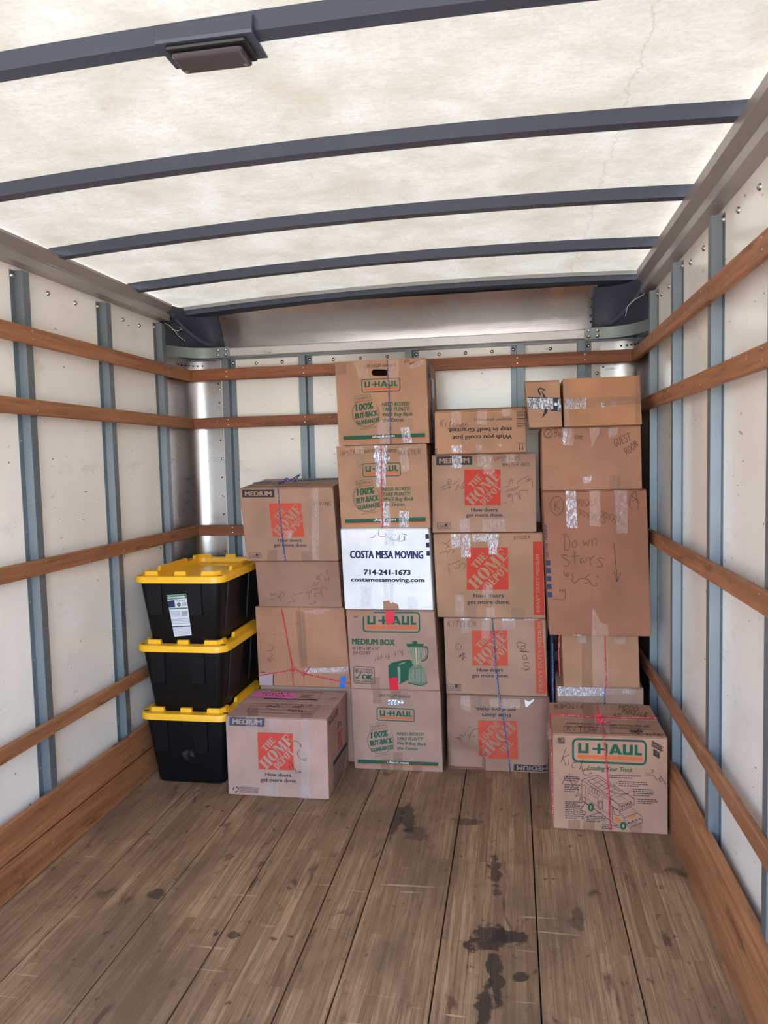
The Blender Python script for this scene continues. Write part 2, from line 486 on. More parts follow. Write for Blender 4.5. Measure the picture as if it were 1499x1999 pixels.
# fillers behind the kick boards
# back wall studs
for x in (0.203, 0.645, 1.235, 1.792, 2.13):
    prof = [(x-0.036, YB), (x-0.034, YB-0.036), (x+0.004, YB-0.036), (x+0.007, YB-0.002), (x+0.036, YB-0.002), (x+0.036, YB)]
    if x > 1.7 and x < 1.9: prof = [(2*x-a, b) for a, b in prof][::-1]
    st = prism('wall_stud', prof, 'z', 0.0, 2.092, MAT['stud'], wb)
    sx = -1 if 1.7 < x < 1.9 else 1
    dome(BOLT, 'bolt', (x+sx*0.022, YB-0.002, 2.072), (0, -1, 0), st)
for x in (0.36, 0.51, 0.80, 0.95, 1.10, 1.38, 1.52, 1.66, 1.96):
    dome(BOLT, 'bolt', (x, YB, 2.066), (0, -1, 0), wb)
for z in (1.93, 1.54, 1.33, 1.14, 0.95):
    dome(BOLT, 'bolt', (0.140+0.0, YB, z), (0, -1, 0), wb)
    dome(BOLT, 'bolt', (2.195, YB, z), (0, -1, 0), wb)

# rounded aluminium corner sheets
def arc_pts(xa, ya, xb, yb, n=14, ex=1.0):
    # quarter-ellipse from the side wall (xa,ya) to the back wall (xb,yb)
    out = []
    for i in range(n+1):
        t = math.pi/2*i/n
        out.append((xb+(xa-xb)*max(math.cos(t), 0)**ex, ya+(yb-ya)*math.sin(t)**ex))
    return out
def sheet(name, pts, z0, z1, th, mat, parent, nz=1):
    bm = bmesh.new()
    rows = []
    for k in range(nz+1):
        z = z0+(z1-z0)*k/nz
        rows.append([bm.verts.new((x, y, z)) for x, y in pts])
    for k in range(nz):
        for i in range(len(pts)-1):
            bm.faces.new((rows[k][i], rows[k][i+1], rows[k+1][i+1], rows[k+1][i]))
    bm.normal_update(); bmesh.ops.recalc_face_normals(bm, faces=bm.faces); bmesh.ops.solidify(bm, geom=bm.faces[:], thickness=th)
    bmesh.ops.recalc_face_normals(bm, faces=bm.faces)
    return from_bm(name, bm, mat, parent, smooth=True)
for sgn in (1, -1):
    fx = (lambda x: x) if sgn == 1 else (lambda x: W-x)
    pts = [(fx(x), y) for x, y in [(-0.053, 3.74)] + arc_pts(-0.050, 3.80, 0.125, YB-0.004, 18, 0.6) + [(0.150, YB-0.004)]]
    cs = sheet('corner_panel', pts, 0.0, 2.088, 0.002, MAT['alu'], wb)
    for i in range(17):
        dome(HOLE, 'rivet_hole', (fx(0.136), YB-0.0075, 0.28+0.105*i), (0, -1, 0), cs)
    for i in range(7):
        t = math.pi/2*(i+1.5)/9
        dome(HOLE, 'rivet_hole', (fx(0.125-0.171*math.cos(t)**.6), 3.80+0.222*math.sin(t)**.6-0.004, 2.062), (-sgn*-0.6, -0.8, 0), cs)

# cross beam, curved brackets
beam = box('cross_beam', (0.18, W-0.18, 3.955, 4.02, 2.098, 2.146), MAT['beam'], wb, bev=0.004)
for sgn in (1, -1):
    fx = (lambda x: x) if sgn == 1 else (lambda x: W-x)
    pts = [(fx(x), y) for x, y in [(-0.055, 3.66)] + arc_pts(-0.053, 3.70, 0.135, 3.953, 12) + [(0.235, 3.953)]]
    br = sheet('corner_bracket', pts, 2.094, 2.150, 0.003, MAT['bracket'], wb)
    for dx in (0.172, 0.214):
        for z in (2.108, 2.136):
            dome(BOLT, 'bolt', (fx(dx), 3.949, z), (0, -1, 0), br)

# curved brushed nose panel behind the beam, its dark corner caps
ny = [(4.150, 2.098), (4.1455, 2.15), (4.142, 2.178), (4.134, 2.21), (4.122, 2.24), (4.102, 2.28), (4.078, 2.32), (4.036, 2.38)]
def ynose(z):
    for (ya, za), (yb_, zb) in zip(ny, ny[1:]):
        if z <= zb: return ya+(yb_-ya)*(z-za)/(zb-za)
    return ny[-1][0]
bm = bmesh.new()
rows = [[bm.verts.new((x, y, z)) for y, z in ny] for x in (0.10, W-0.16)]
for i in range(len(ny)-1):
    bm.faces.new((rows[0][i], rows[1][i], rows[1][i+1], rows[0][i+1]))
bm.normal_update(); bmesh.ops.recalc_face_normals(bm, faces=bm.faces); bmesh.ops.solidify(bm, geom=bm.faces[:], thickness=-0.003)
bmesh.ops.recalc_face_normals(bm, faces=bm.faces)
nose = from_bm('nose_panel', bm, MAT['nose'], wb, smooth=True)
for i, (y, z) in enumerate(ny[1:-1]):
    dome(HOLE, 'rivet_hole', (0.125, y-0.002, z), (0, -1, -0.3), nose)
    dome(HOLE, 'rivet_hole', (W-0.185, y-0.002, z), (0, -1, -0.3), nose)
box('nose_shelf', (-WX, W+WX, 4.0, 4.2, 2.090, 2.098), MAT['stud'], wb)
box('nose_light_block', (-WX, W+WX, 4.19, 4.21, 2.09, 2.45), MAT['cap'], wb)  # unseen panel added behind the nose to stop light leaking in
for sgn in (1, -1):
    fx = (lambda x: x) if sgn == 1 else (lambda x: W-x)
    bm = bmesh.new(); grid = []
    xe = 0.125 if sgn == 1 else 0.175
    for j in range(9):
        t = j/8; z = 2.10+0.268*t
        row = []
        for i in range(13):
            a = math.pi/2*i/12
            x = xe-(xe+0.052)*math.cos(a)**0.8 if i < 12 else xe
            y = 3.72+(ynose(z)-0.004-3.72)*math.sin(a)
            dent = 0.02*math.sin(a*2)*math.sin(t*math.pi)
            row.append(bm.verts.new((fx(x+dent*0.4), y+dent, z)))
        grid.append(row)
    for j in range(8):
        for i in range(12): bm.faces.new((grid[j][i], grid[j][i+1], grid[j+1][i+1], grid[j+1][i]))
    bm.normal_update(); bmesh.ops.recalc_face_normals(bm, faces=bm.faces); bmesh.ops.solidify(bm, geom=bm.faces[:], thickness=0.003)
    bmesh.ops.recalc_face_normals(bm, faces=bm.faces)
    cap = from_bm('corner_cap', bm, MAT['cap'], wb, smooth=True)
    # moulded rib sweeping down across the cap
    rib = [(fx(-0.035+0.155*t), 3.80+0.20*t-0.05*math.sin(math.pi*t)*0, 2.315-0.15*math.sin(t*1.45)) for t in [i/10 for i in range(11)]]
    tube('moulded_rib', rib, 0.010, MAT['cap'], cap, n=8)
    tube('edge_seam', [(fx(xe+0.002), ynose(2.10+0.268*i/8)-0.009, 2.10+0.268*i/8) for i in range(9)], 0.004, MAT['bow'], cap, n=6)
    if sgn == 1:
        tube('cable', [(-0.03, 3.72, 2.30), (0.0, 3.74, 2.315), (0.02, 3.75, 2.29), (0.005, 3.74, 2.262), (-0.025, 3.72, 2.255)], 0.006, MAT['black'], cap)
        tube('cable', [(-0.04, 3.70, 2.285), (-0.01, 3.72, 2.235), (0.02, 3.75, 2.20), (0.045, 3.80, 2.165)], 0.007, MAT['black'], cap)
        tube('cable', [(-0.03, 3.71, 2.25), (0.02, 3.74, 2.225), (0.05, 3.77, 2.212), (0.025, 3.75, 2.202)], 0.004, MAT['black'], cap)
        tube('wire', [(-0.02, 3.705, 2.252), (0.0, 3.72, 2.24), (0.02, 3.735, 2.215), (0.035, 3.76, 2.185), (0.052, 3.79, 2.166)], 0.0015, MAT['whitewire'], cap)
        tube('wire', [(0.01, 3.73, 2.222), (0.035, 3.745, 2.214), (0.05, 3.76, 2.224), (0.042, 3.755, 2.234)], 0.0015, MAT['whitewire'], cap)
    else:
        tube('wire', [(W+0.025, 3.72, 2.275), (W+0.015, 3.73, 2.255), (W-0.02, 3.76, 2.24), (W-0.05, 3.78, 2.215), (W-0.058, 3.79, 2.17)], 0.0018, MAT['whitewire'], cap)
        tube('cable', [(W+0.03, 3.70, 2.32), (W+0.028, 3.71, 2.27), (W+0.035, 3.70, 2.23)], 0.008, MAT['black'], cap)

# ceiling: arched translucent sheet with steel bows
def arch(x, z_end, z_mid): 
    t = (x-W/2)/(W/2+WX)
    return z_mid-(z_mid-z_end)*t*t
bm = bmesh.new(); NX = 24
def zr(x): return arch(x, 2.374, 2.420) + 0.04*(max(x, 0)/W)**2
ra = [[bm.verts.new((-WX+(W+2*WX)*i/NX, y, zr(-WX+(W+2*WX)*i/NX))) for i in range(NX+1)] for y in (YF, 1.0, 2.5, 4.21)]
for j in range(3):
    for i in range(NX): bm.faces.new((ra[j][i], ra[j+1][i], ra[j+1][i+1], ra[j][i+1]))
ceiling = from_bm('ceiling', bm, MAT['roof'], smooth=True, kind='structure')
BOWS = [-0.29, 0.32, 0.93, 1.545, 2.155, 2.765, 3.375]
def bow(y, hw, h, mat, name='roof_bow', z_off=0.0):
    bm = bmesh.new(); ring = []
    n = 24
    for i in range(n+1):
        e_ = 0.03 if name == 'roof_bow' else 0.054; x = -e_+(W+2*e_)*i/n; z = zr(x)-0.001-z_off
        ring.append([bm.verts.new(p) for p in ((x, y-hw, z-h), (x, y+hw, z-h), (x, y+hw, z), (x, y-hw, z))])
    for i in range(n):
        for k in range(4):
            bm.faces.new((ring[i][k], ring[i][(k+1) % 4], ring[i+1][(k+1) % 4], ring[i+1][k]))
    bm.faces.new(ring[0][::-1]); bm.faces.new(ring[-1])
    bmesh.ops.recalc_face_normals(bm, faces=bm.faces)
    return from_bm(name, bm, mat, ceiling)
for y in BOWS: bow(y, 0.021, 0.040, MAT['bow'])
hd = bow(4.02, 0.075, 0.024, MAT['bow'], 'roof_header', 0.019)
bow(3.947, 0.014, 0.019, MAT['headerlight'], 'header_seal')
for side, s in ((0.0, 1), (W, -1)):
    X = lambda d: side+s*d
    prof = [(X(-0.0545), 2.262), (X(-0.004), 2.264), (X(-0.004), 2.296), (X(-0.012), 2.302), (X(-0.012), 2.308), (X(0.012), 2.340), (X(0.012), 2.350 if s == 1 else 2.374), (X(-0.0545), 2.350 if s == 1 else 2.374)]
    tr_ = prism('trim_1' if s == 1 else 'trim_2', prof, 'y', YF, 3.74, MAT['toprail'], kind='structure')

# dome lamp on the near bow
lampx, lampy = 1.150, 1.545
zl = zr(lampx)-0.041
lamp = thing('dome_light', 'rectangular dome light with smoked lens bracketed to the steel roof bow', 'light', (lampx, lampy, zl-0.04))
off = lamp.location
ty = -math.radians(1)
box('lens_base', (lampx-0.088, lampx+0.088, lampy-0.034, lampy+0.052, zl-0.022, zl-0.010), MAT['black'], lamp, off, bev=0.006, seg=2)
bm = bmesh.new(); bm_box(bm, lampx-0.078, lampx+0.078, lampy-0.027, lampy+0.045, zl-0.036, zl-0.022, 0.009, 3)
ln_ = from_bm('lens', bm, MAT['lens'], lamp, off)
for dx in (-0.066, 0.066): dome(SCREW, 'screw', (dx, 0.03, 0.004), (0, 0, -1), lamp)
prof = [(lampy-0.030, zl+0.030), (lampy-0.034, zl+0.022), (lampy-0.036, zl+0.010), (lampy-0.040, zl-0.004), (lampy-0.038, zl-0.010),
        (lampy+0.062, zl-0.010), (lampy+0.062, zl-0.006), (lampy-0.030, zl-0.004), (lampy-0.026, zl+0.010), (lampy-0.024, zl+0.030)]
prism('bracket', prof, 'x', lampx-0.105, lampx+0.105, MAT['bow'], lamp, off)

# ================================================================= PRINT AND HANDWRITING TOOLS
_glyph = {}
def text_mesh(s, bold, shear):
    key = (s, bold, shear)
    if key not in _glyph:
        cu = bpy.data.curves.new('t', 'FONT')
        cu.body = s; cu.size = 1.0; cu.offset = bold; cu.shear = shear; cu.resolution_u = 2
        ob = bpy.data.objects.new('t', cu); COL.objects.link(ob)
        dg = bpy.context.evaluated_depsgraph_get()
        me = bpy.data.meshes.new_from_object(ob.evaluated_get(dg))
        vv = [(v.co.x, v.co.y) for v in me.vertices]; ff = [tuple(p.vertices) for p in me.polygons]
        COL.objects.unlink(ob); bpy.data.objects.remove(ob); bpy.data.curves.remove(cu); bpy.data.meshes.remove(me)
        x0 = min(v[0] for v in vv); x1 = max(v[0] for v in vv)
        _glyph[key] = ([(v[0]-x0, v[1]) for v in vv], ff, x1-x0)
    return _glyph[key]
CAP = 0.70

def homography(src):
    """art quad (TL,TR,BR,BL) -> unit square with u right, v down"""
    (x0, y0), (x1, y1), (x2, y2), (x3, y3) = src
    # square->quad, then invert
    dx1, dx2, dx3 = x1-x2, x3-x2, x0-x1+x2-x3
    dy1, dy2, dy3 = y1-y2, y3-y2, y0-y1+y2-y3
    den = dx1*dy2-dx2*dy1
    g = (dx3*dy2-dx2*dy3)/den; h = (dx1*dy3-dx3*dy1)/den
    return Matrix(((x1-x0+g*x1, x3-x0+h*x3, x0), (y1-y0+g*y1, y3-y0+h*y3, y0), (g, h, 1))).inverted()

class Face:
    """a flat face of a thing: 3D corners TL,TR,BR,BL and a drawing frame with the same corners"""
    def __init__(self, root, corners, art, dent=None):
        self.root = root; self.c = [Vector(p) for p in corners]; self.h = homography(art)
        self.n = (self.c[3]-self.c[0]).cross(self.c[1]-self.c[0]).normalized()
        self.base = Vector(root.location); self.dent = dent
    def uv(self, p):
        q = self.h @ Vector((p[0], p[1], 1)); return q.x/q.z, q.y/q.z
    def at(self, p, off=0.0):
        u, v = self.uv(p); return self.at_uv(min(max(u, 0.001), 0.999), min(max(v, 0.001), 0.999), off)
    def at_uv(self, u, v, off=0.0):
        a = self.c[0].lerp(self.c[1], u); b = self.c[3].lerp(self.c[2], u)
        r = a.lerp(b, v)
        if self.dent: r = r + self.n*self.dent(u, v)
        return r + self.n*off

class Art:
    def __init__(self, face, name, mat, layer=1, label=None):
        self.f = face; self.name = name; self.mat = mat; self.off = 0.0006+0.0005*layer
        self.v = []; self.fc = []; self.label = label; self.lift = {}; self.cnt = 0
    def add(self, vs_, fs):
        k = len(self.v); self.cnt += 1
        for q_ in range(k, k+len(vs_)): self.lift[q_] = (self.cnt % 13)*0.00002
        self.v += vs_; self.fc += [tuple(i+k for i in f) for f in fs]; return self
    def poly(self, *pts): return self.add(list(pts), [tuple(range(len(pts)))])
    def rect(self, x0, y0, x1, y1): return self.poly((x0, y0), (x1, y0), (x1, y1), (x0, y1))
    def text(self, s, p0, p1, h, bold=0.0, shear=0.0, cap=CAP, _rec=False):
        vv, ff, w = text_mesh(s, 0.0, shear)
        if bold > 0.012 and not _rec:
            dx, dy = p1[0]-p0[0], p1[1]-p0[1]; L = math.hypot(dx, dy); k = bold*h*1.15/L; kv = bold*h*0.35/L
            for n_, (sg, sv) in enumerate(((-1, -1), (1, -1), (-1, 1), (1, 1), (0, 0))):
                o = (dx*k*sg+dy*kv*sv, dy*k*sg-dx*kv*sv); n0 = len(self.v)
                self.text(s, (p0[0]+dx*k+o[0], p0[1]+dy*k+o[1]), (p1[0]-dx*k+o[0], p1[1]-dy*k+o[1]), h*(1-bold*.4), bold, shear, cap, True)
                for q_ in range(n0, len(self.v)): self.lift[q_] = n_*0.00005
            return self
        dx, dy = p1[0]-p0[0], p1[1]-p0[1]; L = math.hypot(dx, dy)
        ux, uy = dx/L, dy/L; nx, ny_ = uy, -ux
        sx, sy = L/w, h/cap
        return self.add([(p0[0]+ux*x*sx+nx*y*sy, p0[1]+uy*x*sx+ny_*y*sy) for x, y in vv], ff)
    def stroke(self, pts, w=5.0):
        n = len(pts); L = []; R = []
        for i, p in enumerate(pts):
            a = pts[max(i-1, 0)]; b = pts[min(i+1, n-1)]
            dx, dy = b[0]-a[0], b[1]-a[1]; l = math.hypot(dx, dy) or 1
            L.append((p[0]-dy/l*w/2, p[1]+dx/l*w/2)); R.append((p[0]+dy/l*w/2, p[1]-dx/l*w/2))
        return self.add(L+R, [(i, i+1, n+i+1, n+i) for i in range(n-1)])
    def curve(self, pts, w=5.0, sub=4):
        out = []
        P = [pts[0]]+list(pts)+[pts[-1]]
        for i in range(1, len(P)-2):
            for k in range(sub):
                t = k/sub
                out.append(tuple(0.5*((2*P[i][c])+(-P[i-1][c]+P[i+1][c])*t+(2*P[i-1][c]-5*P[i][c]+4*P[i+1][c]-P[i+2][c])*t*t+(-P[i-1][c]+3*P[i][c]-3*P[i+1][c]+P[i+2][c])*t**3) for c in (0, 1)))
        out.append(tuple(pts[-1]))
        return self.stroke(out, w)
    def ring(self, cx, cy, rx, ry, w, a0=0, a1=360, n=40):
        return self.stroke([(cx+rx*math.cos(math.radians(a0+(a1-a0)*i/n)), cy+ry*math.sin(math.radians(a0+(a1-a0)*i/n))) for i in range(n+1)], w)
    def frame(self, tl, tr, br, bl, w, r):
        """rounded outline along a skewed quad"""
        q = [tl, tr, br, bl]; pts = []
        for i in range(4):
            a, b, c = q[i-1], q[i], q[(i+1) % 4]
            def tow(p, s):
                d = math.hypot(s[0]-p[0], s[1]-p[1]); return (p[0]+(s[0]-p[0])*r/d, p[1]+(s[1]-p[1])*r/d)
            s, e = tow(b, a), tow(b, c)
            for t in (0, .25, .5, .75, 1):
                pts.append(tuple((1-t)**2*s[k]+2*t*(1-t)*b[k]+t*t*e[k] for k in (0, 1)))
        pts.append(pts[0]); pts.append(pts[1])
        return self.stroke(pts, w)
    def hand(self, s, p0, p1, h, w=5.0, slant=0.1, jit=0.06):
        """single-stroke handwriting"""
        dx, dy = p1[0]-p0[0], p1[1]-p0[1]; L = math.hypot(dx, dy); ux, uy = dx/L, dy/L; nx, ny_ = uy, -ux
        adv = L/len(s)
        for i, ch in enumerate(s):
            for st in STROKES.get(ch, []):
                pts = []
                for a, b in st:
                    a2 = (i+0.06+a*0.82+slant*b*h/adv)*adv+random.uniform(-jit, jit)*adv*0.4; b2 = b*h+random.uniform(-jit, jit)*h*0.4
                    pts.append((p0[0]+ux*a2+nx*b2, p0[1]+uy*a2+ny_*b2))
                if len(pts) > 2: self.curve(pts, w, 3)
                else: self.stroke(pts, w)
        return self
    def done(self, parent=None, gap=48):
        if self.f.dent:
            bm = bmesh.new(); V = [bm.verts.new((x, y, 1000*self.lift.get(n_, 0))) for n_, (x, y) in enumerate(self.v)]
            for fc in self.fc:
                try: bm.faces.new([V[i] for i in fc])
                except ValueError: pass
            for _ in range(3):
                es = [e for e in bm.edges if e.calc_length() > 45]
                if es: bmesh.ops.subdivide_edges(bm, edges=es, cuts=1, use_grid_fill=True)
            bmesh.ops.triangulate(bm, faces=bm.faces)
            bm.verts.index_update()
            self.v = [(v.co.x, v.co.y) for v in bm.verts]; self.lift = {v.index: v.co.z/1000 for v in bm.verts}; self.fc = [tuple(v.index for v in fc.verts) for fc in bm.faces]; bm.free()
        # faces joined by shared corners, then pieces that lie close together
        par = list(range(len(self.v)))
        def find(a):
            while par[a] != a: par[a] = par[par[a]]; a = par[a]
            return a
        for fc in self.fc:
            for i in fc[1:]: par[find(i)] = find(fc[0])
        comp = {}
        for i, (x, y) in enumerate(self.v):
            b = comp.setdefault(find(i), [x, y, x, y]); b[0] = min(b[0], x); b[1] = min(b[1], y); b[2] = max(b[2], x); b[3] = max(b[3], y)
        keys = list(comp); cl = {k: k for k in keys}
        changed = True; boxes = [[set([k]), comp[k][:]] for k in keys]
        while changed:
            changed = False; out = []
            for ks, b in boxes:
                for o in out:
                    c = o[1]
                    if b[0]-gap < c[2] and c[0]-gap < b[2] and b[1]-gap < c[3] and c[1]-gap < b[3]:
                        o[0] |= ks; o[1] = [min(b[0], c[0]), min(b[1], c[1]), max(b[2], c[2]), max(b[3], c[3])]; changed = True; break
                else: out.append([ks, b])
            boxes = out
        first = None
        for ks, b in boxes:
            ids = [i for i in range(len(self.v)) if find(i) in ks]; mp = {i: n for n, i in enumerate(ids)}
            fc = [tuple(mp[i] for i in f_) for f_ in self.fc if f_[0] in mp]
            if not fc: continue
            me = bpy.data.meshes.new(self.name); me.from_pydata([tuple(self.f.at(self.v[i], self.off+self.lift.get(i, 0))-self.f.base) for i in ids], [], fc)
            o = link(self.name, me, self.mat, parent or self.f.root)
            first = first or o
        return first

STROKES = {
 'A': [[(0,0),(.5,1)],[(.5,1),(1,0)],[(.2,.4),(.8,.4)]], 'B': [[(.1,0),(.1,1)],[(.1,1),(.8,.9),(.7,.6),(.1,.52)],[(.1,.52),(.95,.4),(.8,.05),(.1,0)]],
 'C': [[(.9,.85),(.5,1),(.1,.6),(.2,.1),(.6,0),(.95,.15)]], 'D': [[(.1,0),(.1,1)],[(.1,1),(.8,.8),(.95,.4),(.6,.05),(.1,0)]],
 'E': [[(.1,0),(.1,1)],[(.1,1),(.85,1)],[(.1,.5),(.7,.52)],[(.1,0),(.9,0)]], 'F': [[(.1,0),(.1,1)],[(.1,1),(.85,1)],[(.1,.5),(.7,.52)]],
 'G': [[(.9,.85),(.5,1),(.1,.6),(.2,.1),(.7,0),(.9,.4)],[(.55,.42),(1,.42)]], 'H': [[(.1,0),(.1,1)],[(.9,0),(.9,1)],[(.1,.5),(.9,.55)]],
 'I': [[(.5,0),(.5,1)]], 'K': [[(.1,0),(.15,1)],[(.9,1),(.12,.45)],[(.3,.55),(.95,0)]], 'L': [[(.1,1),(.1,0)],[(.1,0),(.9,.02)]],
 'M': [[(.05,0),(.15,1)],[(.15,1),(.5,.3)],[(.5,.3),(.85,1)],[(.85,1),(.95,0)]], 'N': [[(.1,0),(.1,1)],[(.1,1),(.9,0)],[(.9,0),(.9,1)]],
 'O': [[(.5,1),(.05,.6),(.15,.1),(.6,0),(.95,.5),(.5,1)]], 'P': [[(.1,0),(.1,1)],[(.1,1),(.85,.9),(.8,.55),(.1,.48)]],
 'R': [[(.1,0),(.1,1)],[(.1,1),(.85,.9),(.8,.55),(.1,.48)],[(.3,.48),(.95,0)]], 'S': [[(.9,.9),(.4,1),(.1,.75),(.5,.5),(.9,.25),(.5,0),(.05,.1)]],
 'T': [[(.5,0),(.5,1)],[(0,1),(1,1)]], 'U': [[(.1,1),(.1,.3),(.4,0),(.8,.2),(.9,1)]], 'W': [[(0,1),(.25,0)],[(.25,0),(.5,.7)],[(.5,.7),(.75,0)],[(.75,0),(1,1)]],
 'a': [[(.8,.5),(.3,.55),(.1,.2),(.4,0),(.8,.4)],[(.8,.55),(.8,.1),(1,0)]], 'c': [[(.8,.5),(.3,.55),(.1,.2),(.4,0),(.9,.1)]],
 'd': [[(.8,.5),(.3,.55),(.1,.2),(.4,0),(.8,.3)],[(.85,1),(.8,0)]], 'e': [[(.1,.28),(.85,.34),(.5,.58),(.1,.25),(.5,0),(.95,.1)]],
 'f': [[(.9,.95),(.55,1),(.45,.5),(.4,-.1)],[(.1,.5),(.85,.55)]], 'g': [[(.8,.5),(.3,.5),(.2,.1),(.7,.1)],[(.8,.5),(.75,-.3),(.2,-.35)]],
 'h': [[(.15,1),(.1,0)],[(.12,.35),(.6,.6),(.8,.3),(.85,0)]], 'i': [[(.5,.55),(.5,0)],[(.5,.8),(.55,.86)]], 'k': [[(.1,0),(.15,1)],[(.8,.6),(.12,.3)],[(.3,.35),(.9,0)]],
 'l': [[(.5,1),(.5,0)]], 'm': [[(.05,.55),(.05,0)],[(.05,.35),(.3,.58),(.45,0)],[(.45,.35),(.75,.58),(.95,0)]], 'n': [[(.1,.55),(.1,0)],[(.1,.35),(.6,.6),(.85,0)]],
 'o': [[(.5,.55),(.1,.3),(.4,0),(.85,.25),(.5,.55)]], 'r': [[(.2,.55),(.2,0)],[(.2,.3),(.5,.55),(.85,.5)]], 's': [[(.8,.5),(.3,.5),(.3,.32),(.75,.2),(.6,0),(.1,.03)]],
 't': [[(.5,.9),(.5,.1),(.8,0)],[(.1,.58),(.9,.6)]], 'w': [[(.05,.55),(.25,0)],[(.25,0),(.5,.45)],[(.5,.45),(.7,0)],[(.7,0),(.95,.55)]], 'y': [[(.1,.55),(.5,.05)],[(.9,.6),(.3,-.4)]],
 'z': [[(.1,.55),(.85,.55)],[(.85,.55),(.1,0)],[(.1,0),(.9,.02)]],
}

def slab(letter):
    """polygons of a heavy slab-serif stencil capital in a unit box, y up; returns (polys, width)"""
    def stem(a, b, y0=0, y1=1, l=.07, r=.07):
        out = [[(a, y0), (b, y0), (b, y1), (a, y1)]]
        out.append([(a-l, y0), (b+r, y0), (b+r, y0+.07), (a-l, y0+.07)]); out.append([(a-l, y1-.07), (b+r, y1-.07), (b+r, y1), (a-l, y1)])
        return out
    def bowl(cx, cy, rx, ry, ix, a0, a1, n=14, iy=None):
        o = []; i_ = []
        iy = iy or ry*.86
        for k in range(n+1):
            a = math.radians(a0+(a1-a0)*k/n)
            o.append((cx+rx*math.cos(a), cy+ry*math.sin(a))); i_.append((cx+ix*math.cos(a), cy+iy*math.sin(a)))
        return [[o[k], o[k+1], i_[k+1], i_[k]] for k in range(n)]
    if letter == 'T': return stem(.30, .62, l=.1, r=.1) + [[(0, .90), (.92, .90), (.92, 1), (0, 1)], [(0, .66), (.06, .66), (.10, .92), (0, .92)], [(.86, .66), (.92, .66), (.92, .92), (.82, .92)]], .92
    if letter == 'H': return stem(.09, .40) + stem(.66, .97) + [[(.40, .46), (.66, .46), (.66, .54), (.40, .54)]], 1.06
    if letter == 'E': return stem(.09, .40, r=.0) + [[(.4, .92), (.86, .92), (.86, 1), (.4, 1)], [(.4, 0), (.88, 0), (.88, .08), (.4, .08)], [(.80, .70), (.86, .66), (.86, 1), (.72, .94)], [(.72, .06), (.88, 0), (.88, .34), (.82, .30)], [(.4, .47), (.64, .47), (.64, .54), (.4, .54)], [(.60, .36), (.66, .34), (.66, .67), (.60, .65)]], .92
    if letter == 'O': return bowl(.5, .5, .5, .52, .15, 96, 264) + bowl(.5, .5, .5, .52, .15, -84, 84), 1.0
    if letter == 'D': return stem(.09, .40, r=.04) + bowl(.44, .5, .52, .5, .16, -88, 88), .98
    if letter == 'P': return stem(.09, .40) + bowl(.44, .72, .46, .28, .14, -88, 88, iy=.2), .92
    if letter == 'M': return stem(.10, .18) + stem(.92, 1.22) + [[(.14, 1), (.46, 1), (.80, .12), (.62, 0)], [(.62, 0), (.72, 0), (.98, .88), (.92, 1)]], 1.32
    return [], .4

def hd_logo(face, tl, tr, br, bl, red, kr):
    """square print with diagonal lettering left in the board colour"""
    nm = 'orange_logo_square'
    a = Art(face, nm, red, 1); n = 6
    def q(u, v): # v up
        top = (tl[0]+(tr[0]-tl[0])*u, tl[1]+(tr[1]-tl[1])*u); bot = (bl[0]+(br[0]-bl[0])*u, bl[1]+(br[1]-bl[1])*u)
        return (bot[0]+(top[0]-bot[0])*v, bot[1]+(top[1]-bot[1])*v)
    for i in range(n):
        for j in range(n): a.poly(q(i/n, j/n), q((i+1)/n, j/n), q((i+1)/n, (j+1)/n), q(i/n, (j+1)/n))
    sq = a.done()
    t = Art(face, 'logo_lettering', kr, 2)
    def word(s, b0, b1, up):
        polys = []; x = 0
        for ch in s:
            ps, w = slab(ch)
            polys += [[(x+px, py) for px, py in p] for p in ps]; x += w+.05
        x -= .05
        for p in polys:
            pts = []
            for px, py in p:
                u = b0[0]+(b1[0]-b0[0])*px/x+up[0]*py; v = b0[1]+(b1[1]-b0[1])*px/x+up[1]*py
                pts.append((min(max(u, .003), .997), min(max(v, .003), .997)))
            t.poly(*[q(*pp) for pp in pts])
    word('HOME', (.22, -.01), (1.04, .80), (-.215, .205))
    word('THE', (.22, .48), (.52, .78), (-.125, .115))
    word('DEPOT', (.545, -.01), (1.03, .475), (-.145, .135))
    t.done(sq)
    return sq

def uhaul_logo(face, tl, tr, br, bl, fw_, r, name='green_logo_frame'):
    f = Art(face, name, green, 1).frame(tl, tr, br, bl, fw_, r)
    def q(u, v):
        top = (tl[0]+(tr[0]-tl[0])*u, tl[1]+(tr[1]-tl[1])*u); bot = (bl[0]+(br[0]-bl[0])*u, bl[1]+(br[1]-bl[1])*u)
        return (top[0]+(bot[0]-top[0])*v, top[1]+(bot[1]-top[1])*v)
    fr = f.done()
    t = Art(face, 'logo_letters', green, 1)
    y0, y1 = .17, .62; s = .042
    def R(a, b, c, d): t.poly(q(a, b), q(c, b), q(c, d), q(a, d))
    H = y1-y0; th = .105
    R(.07, y0, .07+s, y1); R(.07+s, y1-th, .215-s, y1); R(.215-s, y0, .215, y1)
    R(.265, y0+.20, .475-s, y0+.20+th*.85)                      # dash running through the H
    R(.335, y0, .335+s, y1); R(.475-s, y0, .475, y1)
    t.poly(q(.495, y1), q(.555, y0), q(.60, y0), q(.545, y1)); t.poly(q(.555, y0), q(.605, y0), q(.675, y1), q(.625, y1)); R(.54, y0+.29, .63, y0+.38)
    R(.685, y0, .685+s, y1); R(.685+s, y1-th, .82-s, y1); R(.82-s, y0, .82, y1)
    R(.845, y0, .845+s, y1); R(.845+s, y1-th, .945, y1)
    t.done(fr)
    o = Art(face, 'orange_bar', orange, 1); o.poly(q(.06, .69), q(.95, .69), q(.95, .85), q(.06, .85)); o.done(fr)
    return fr

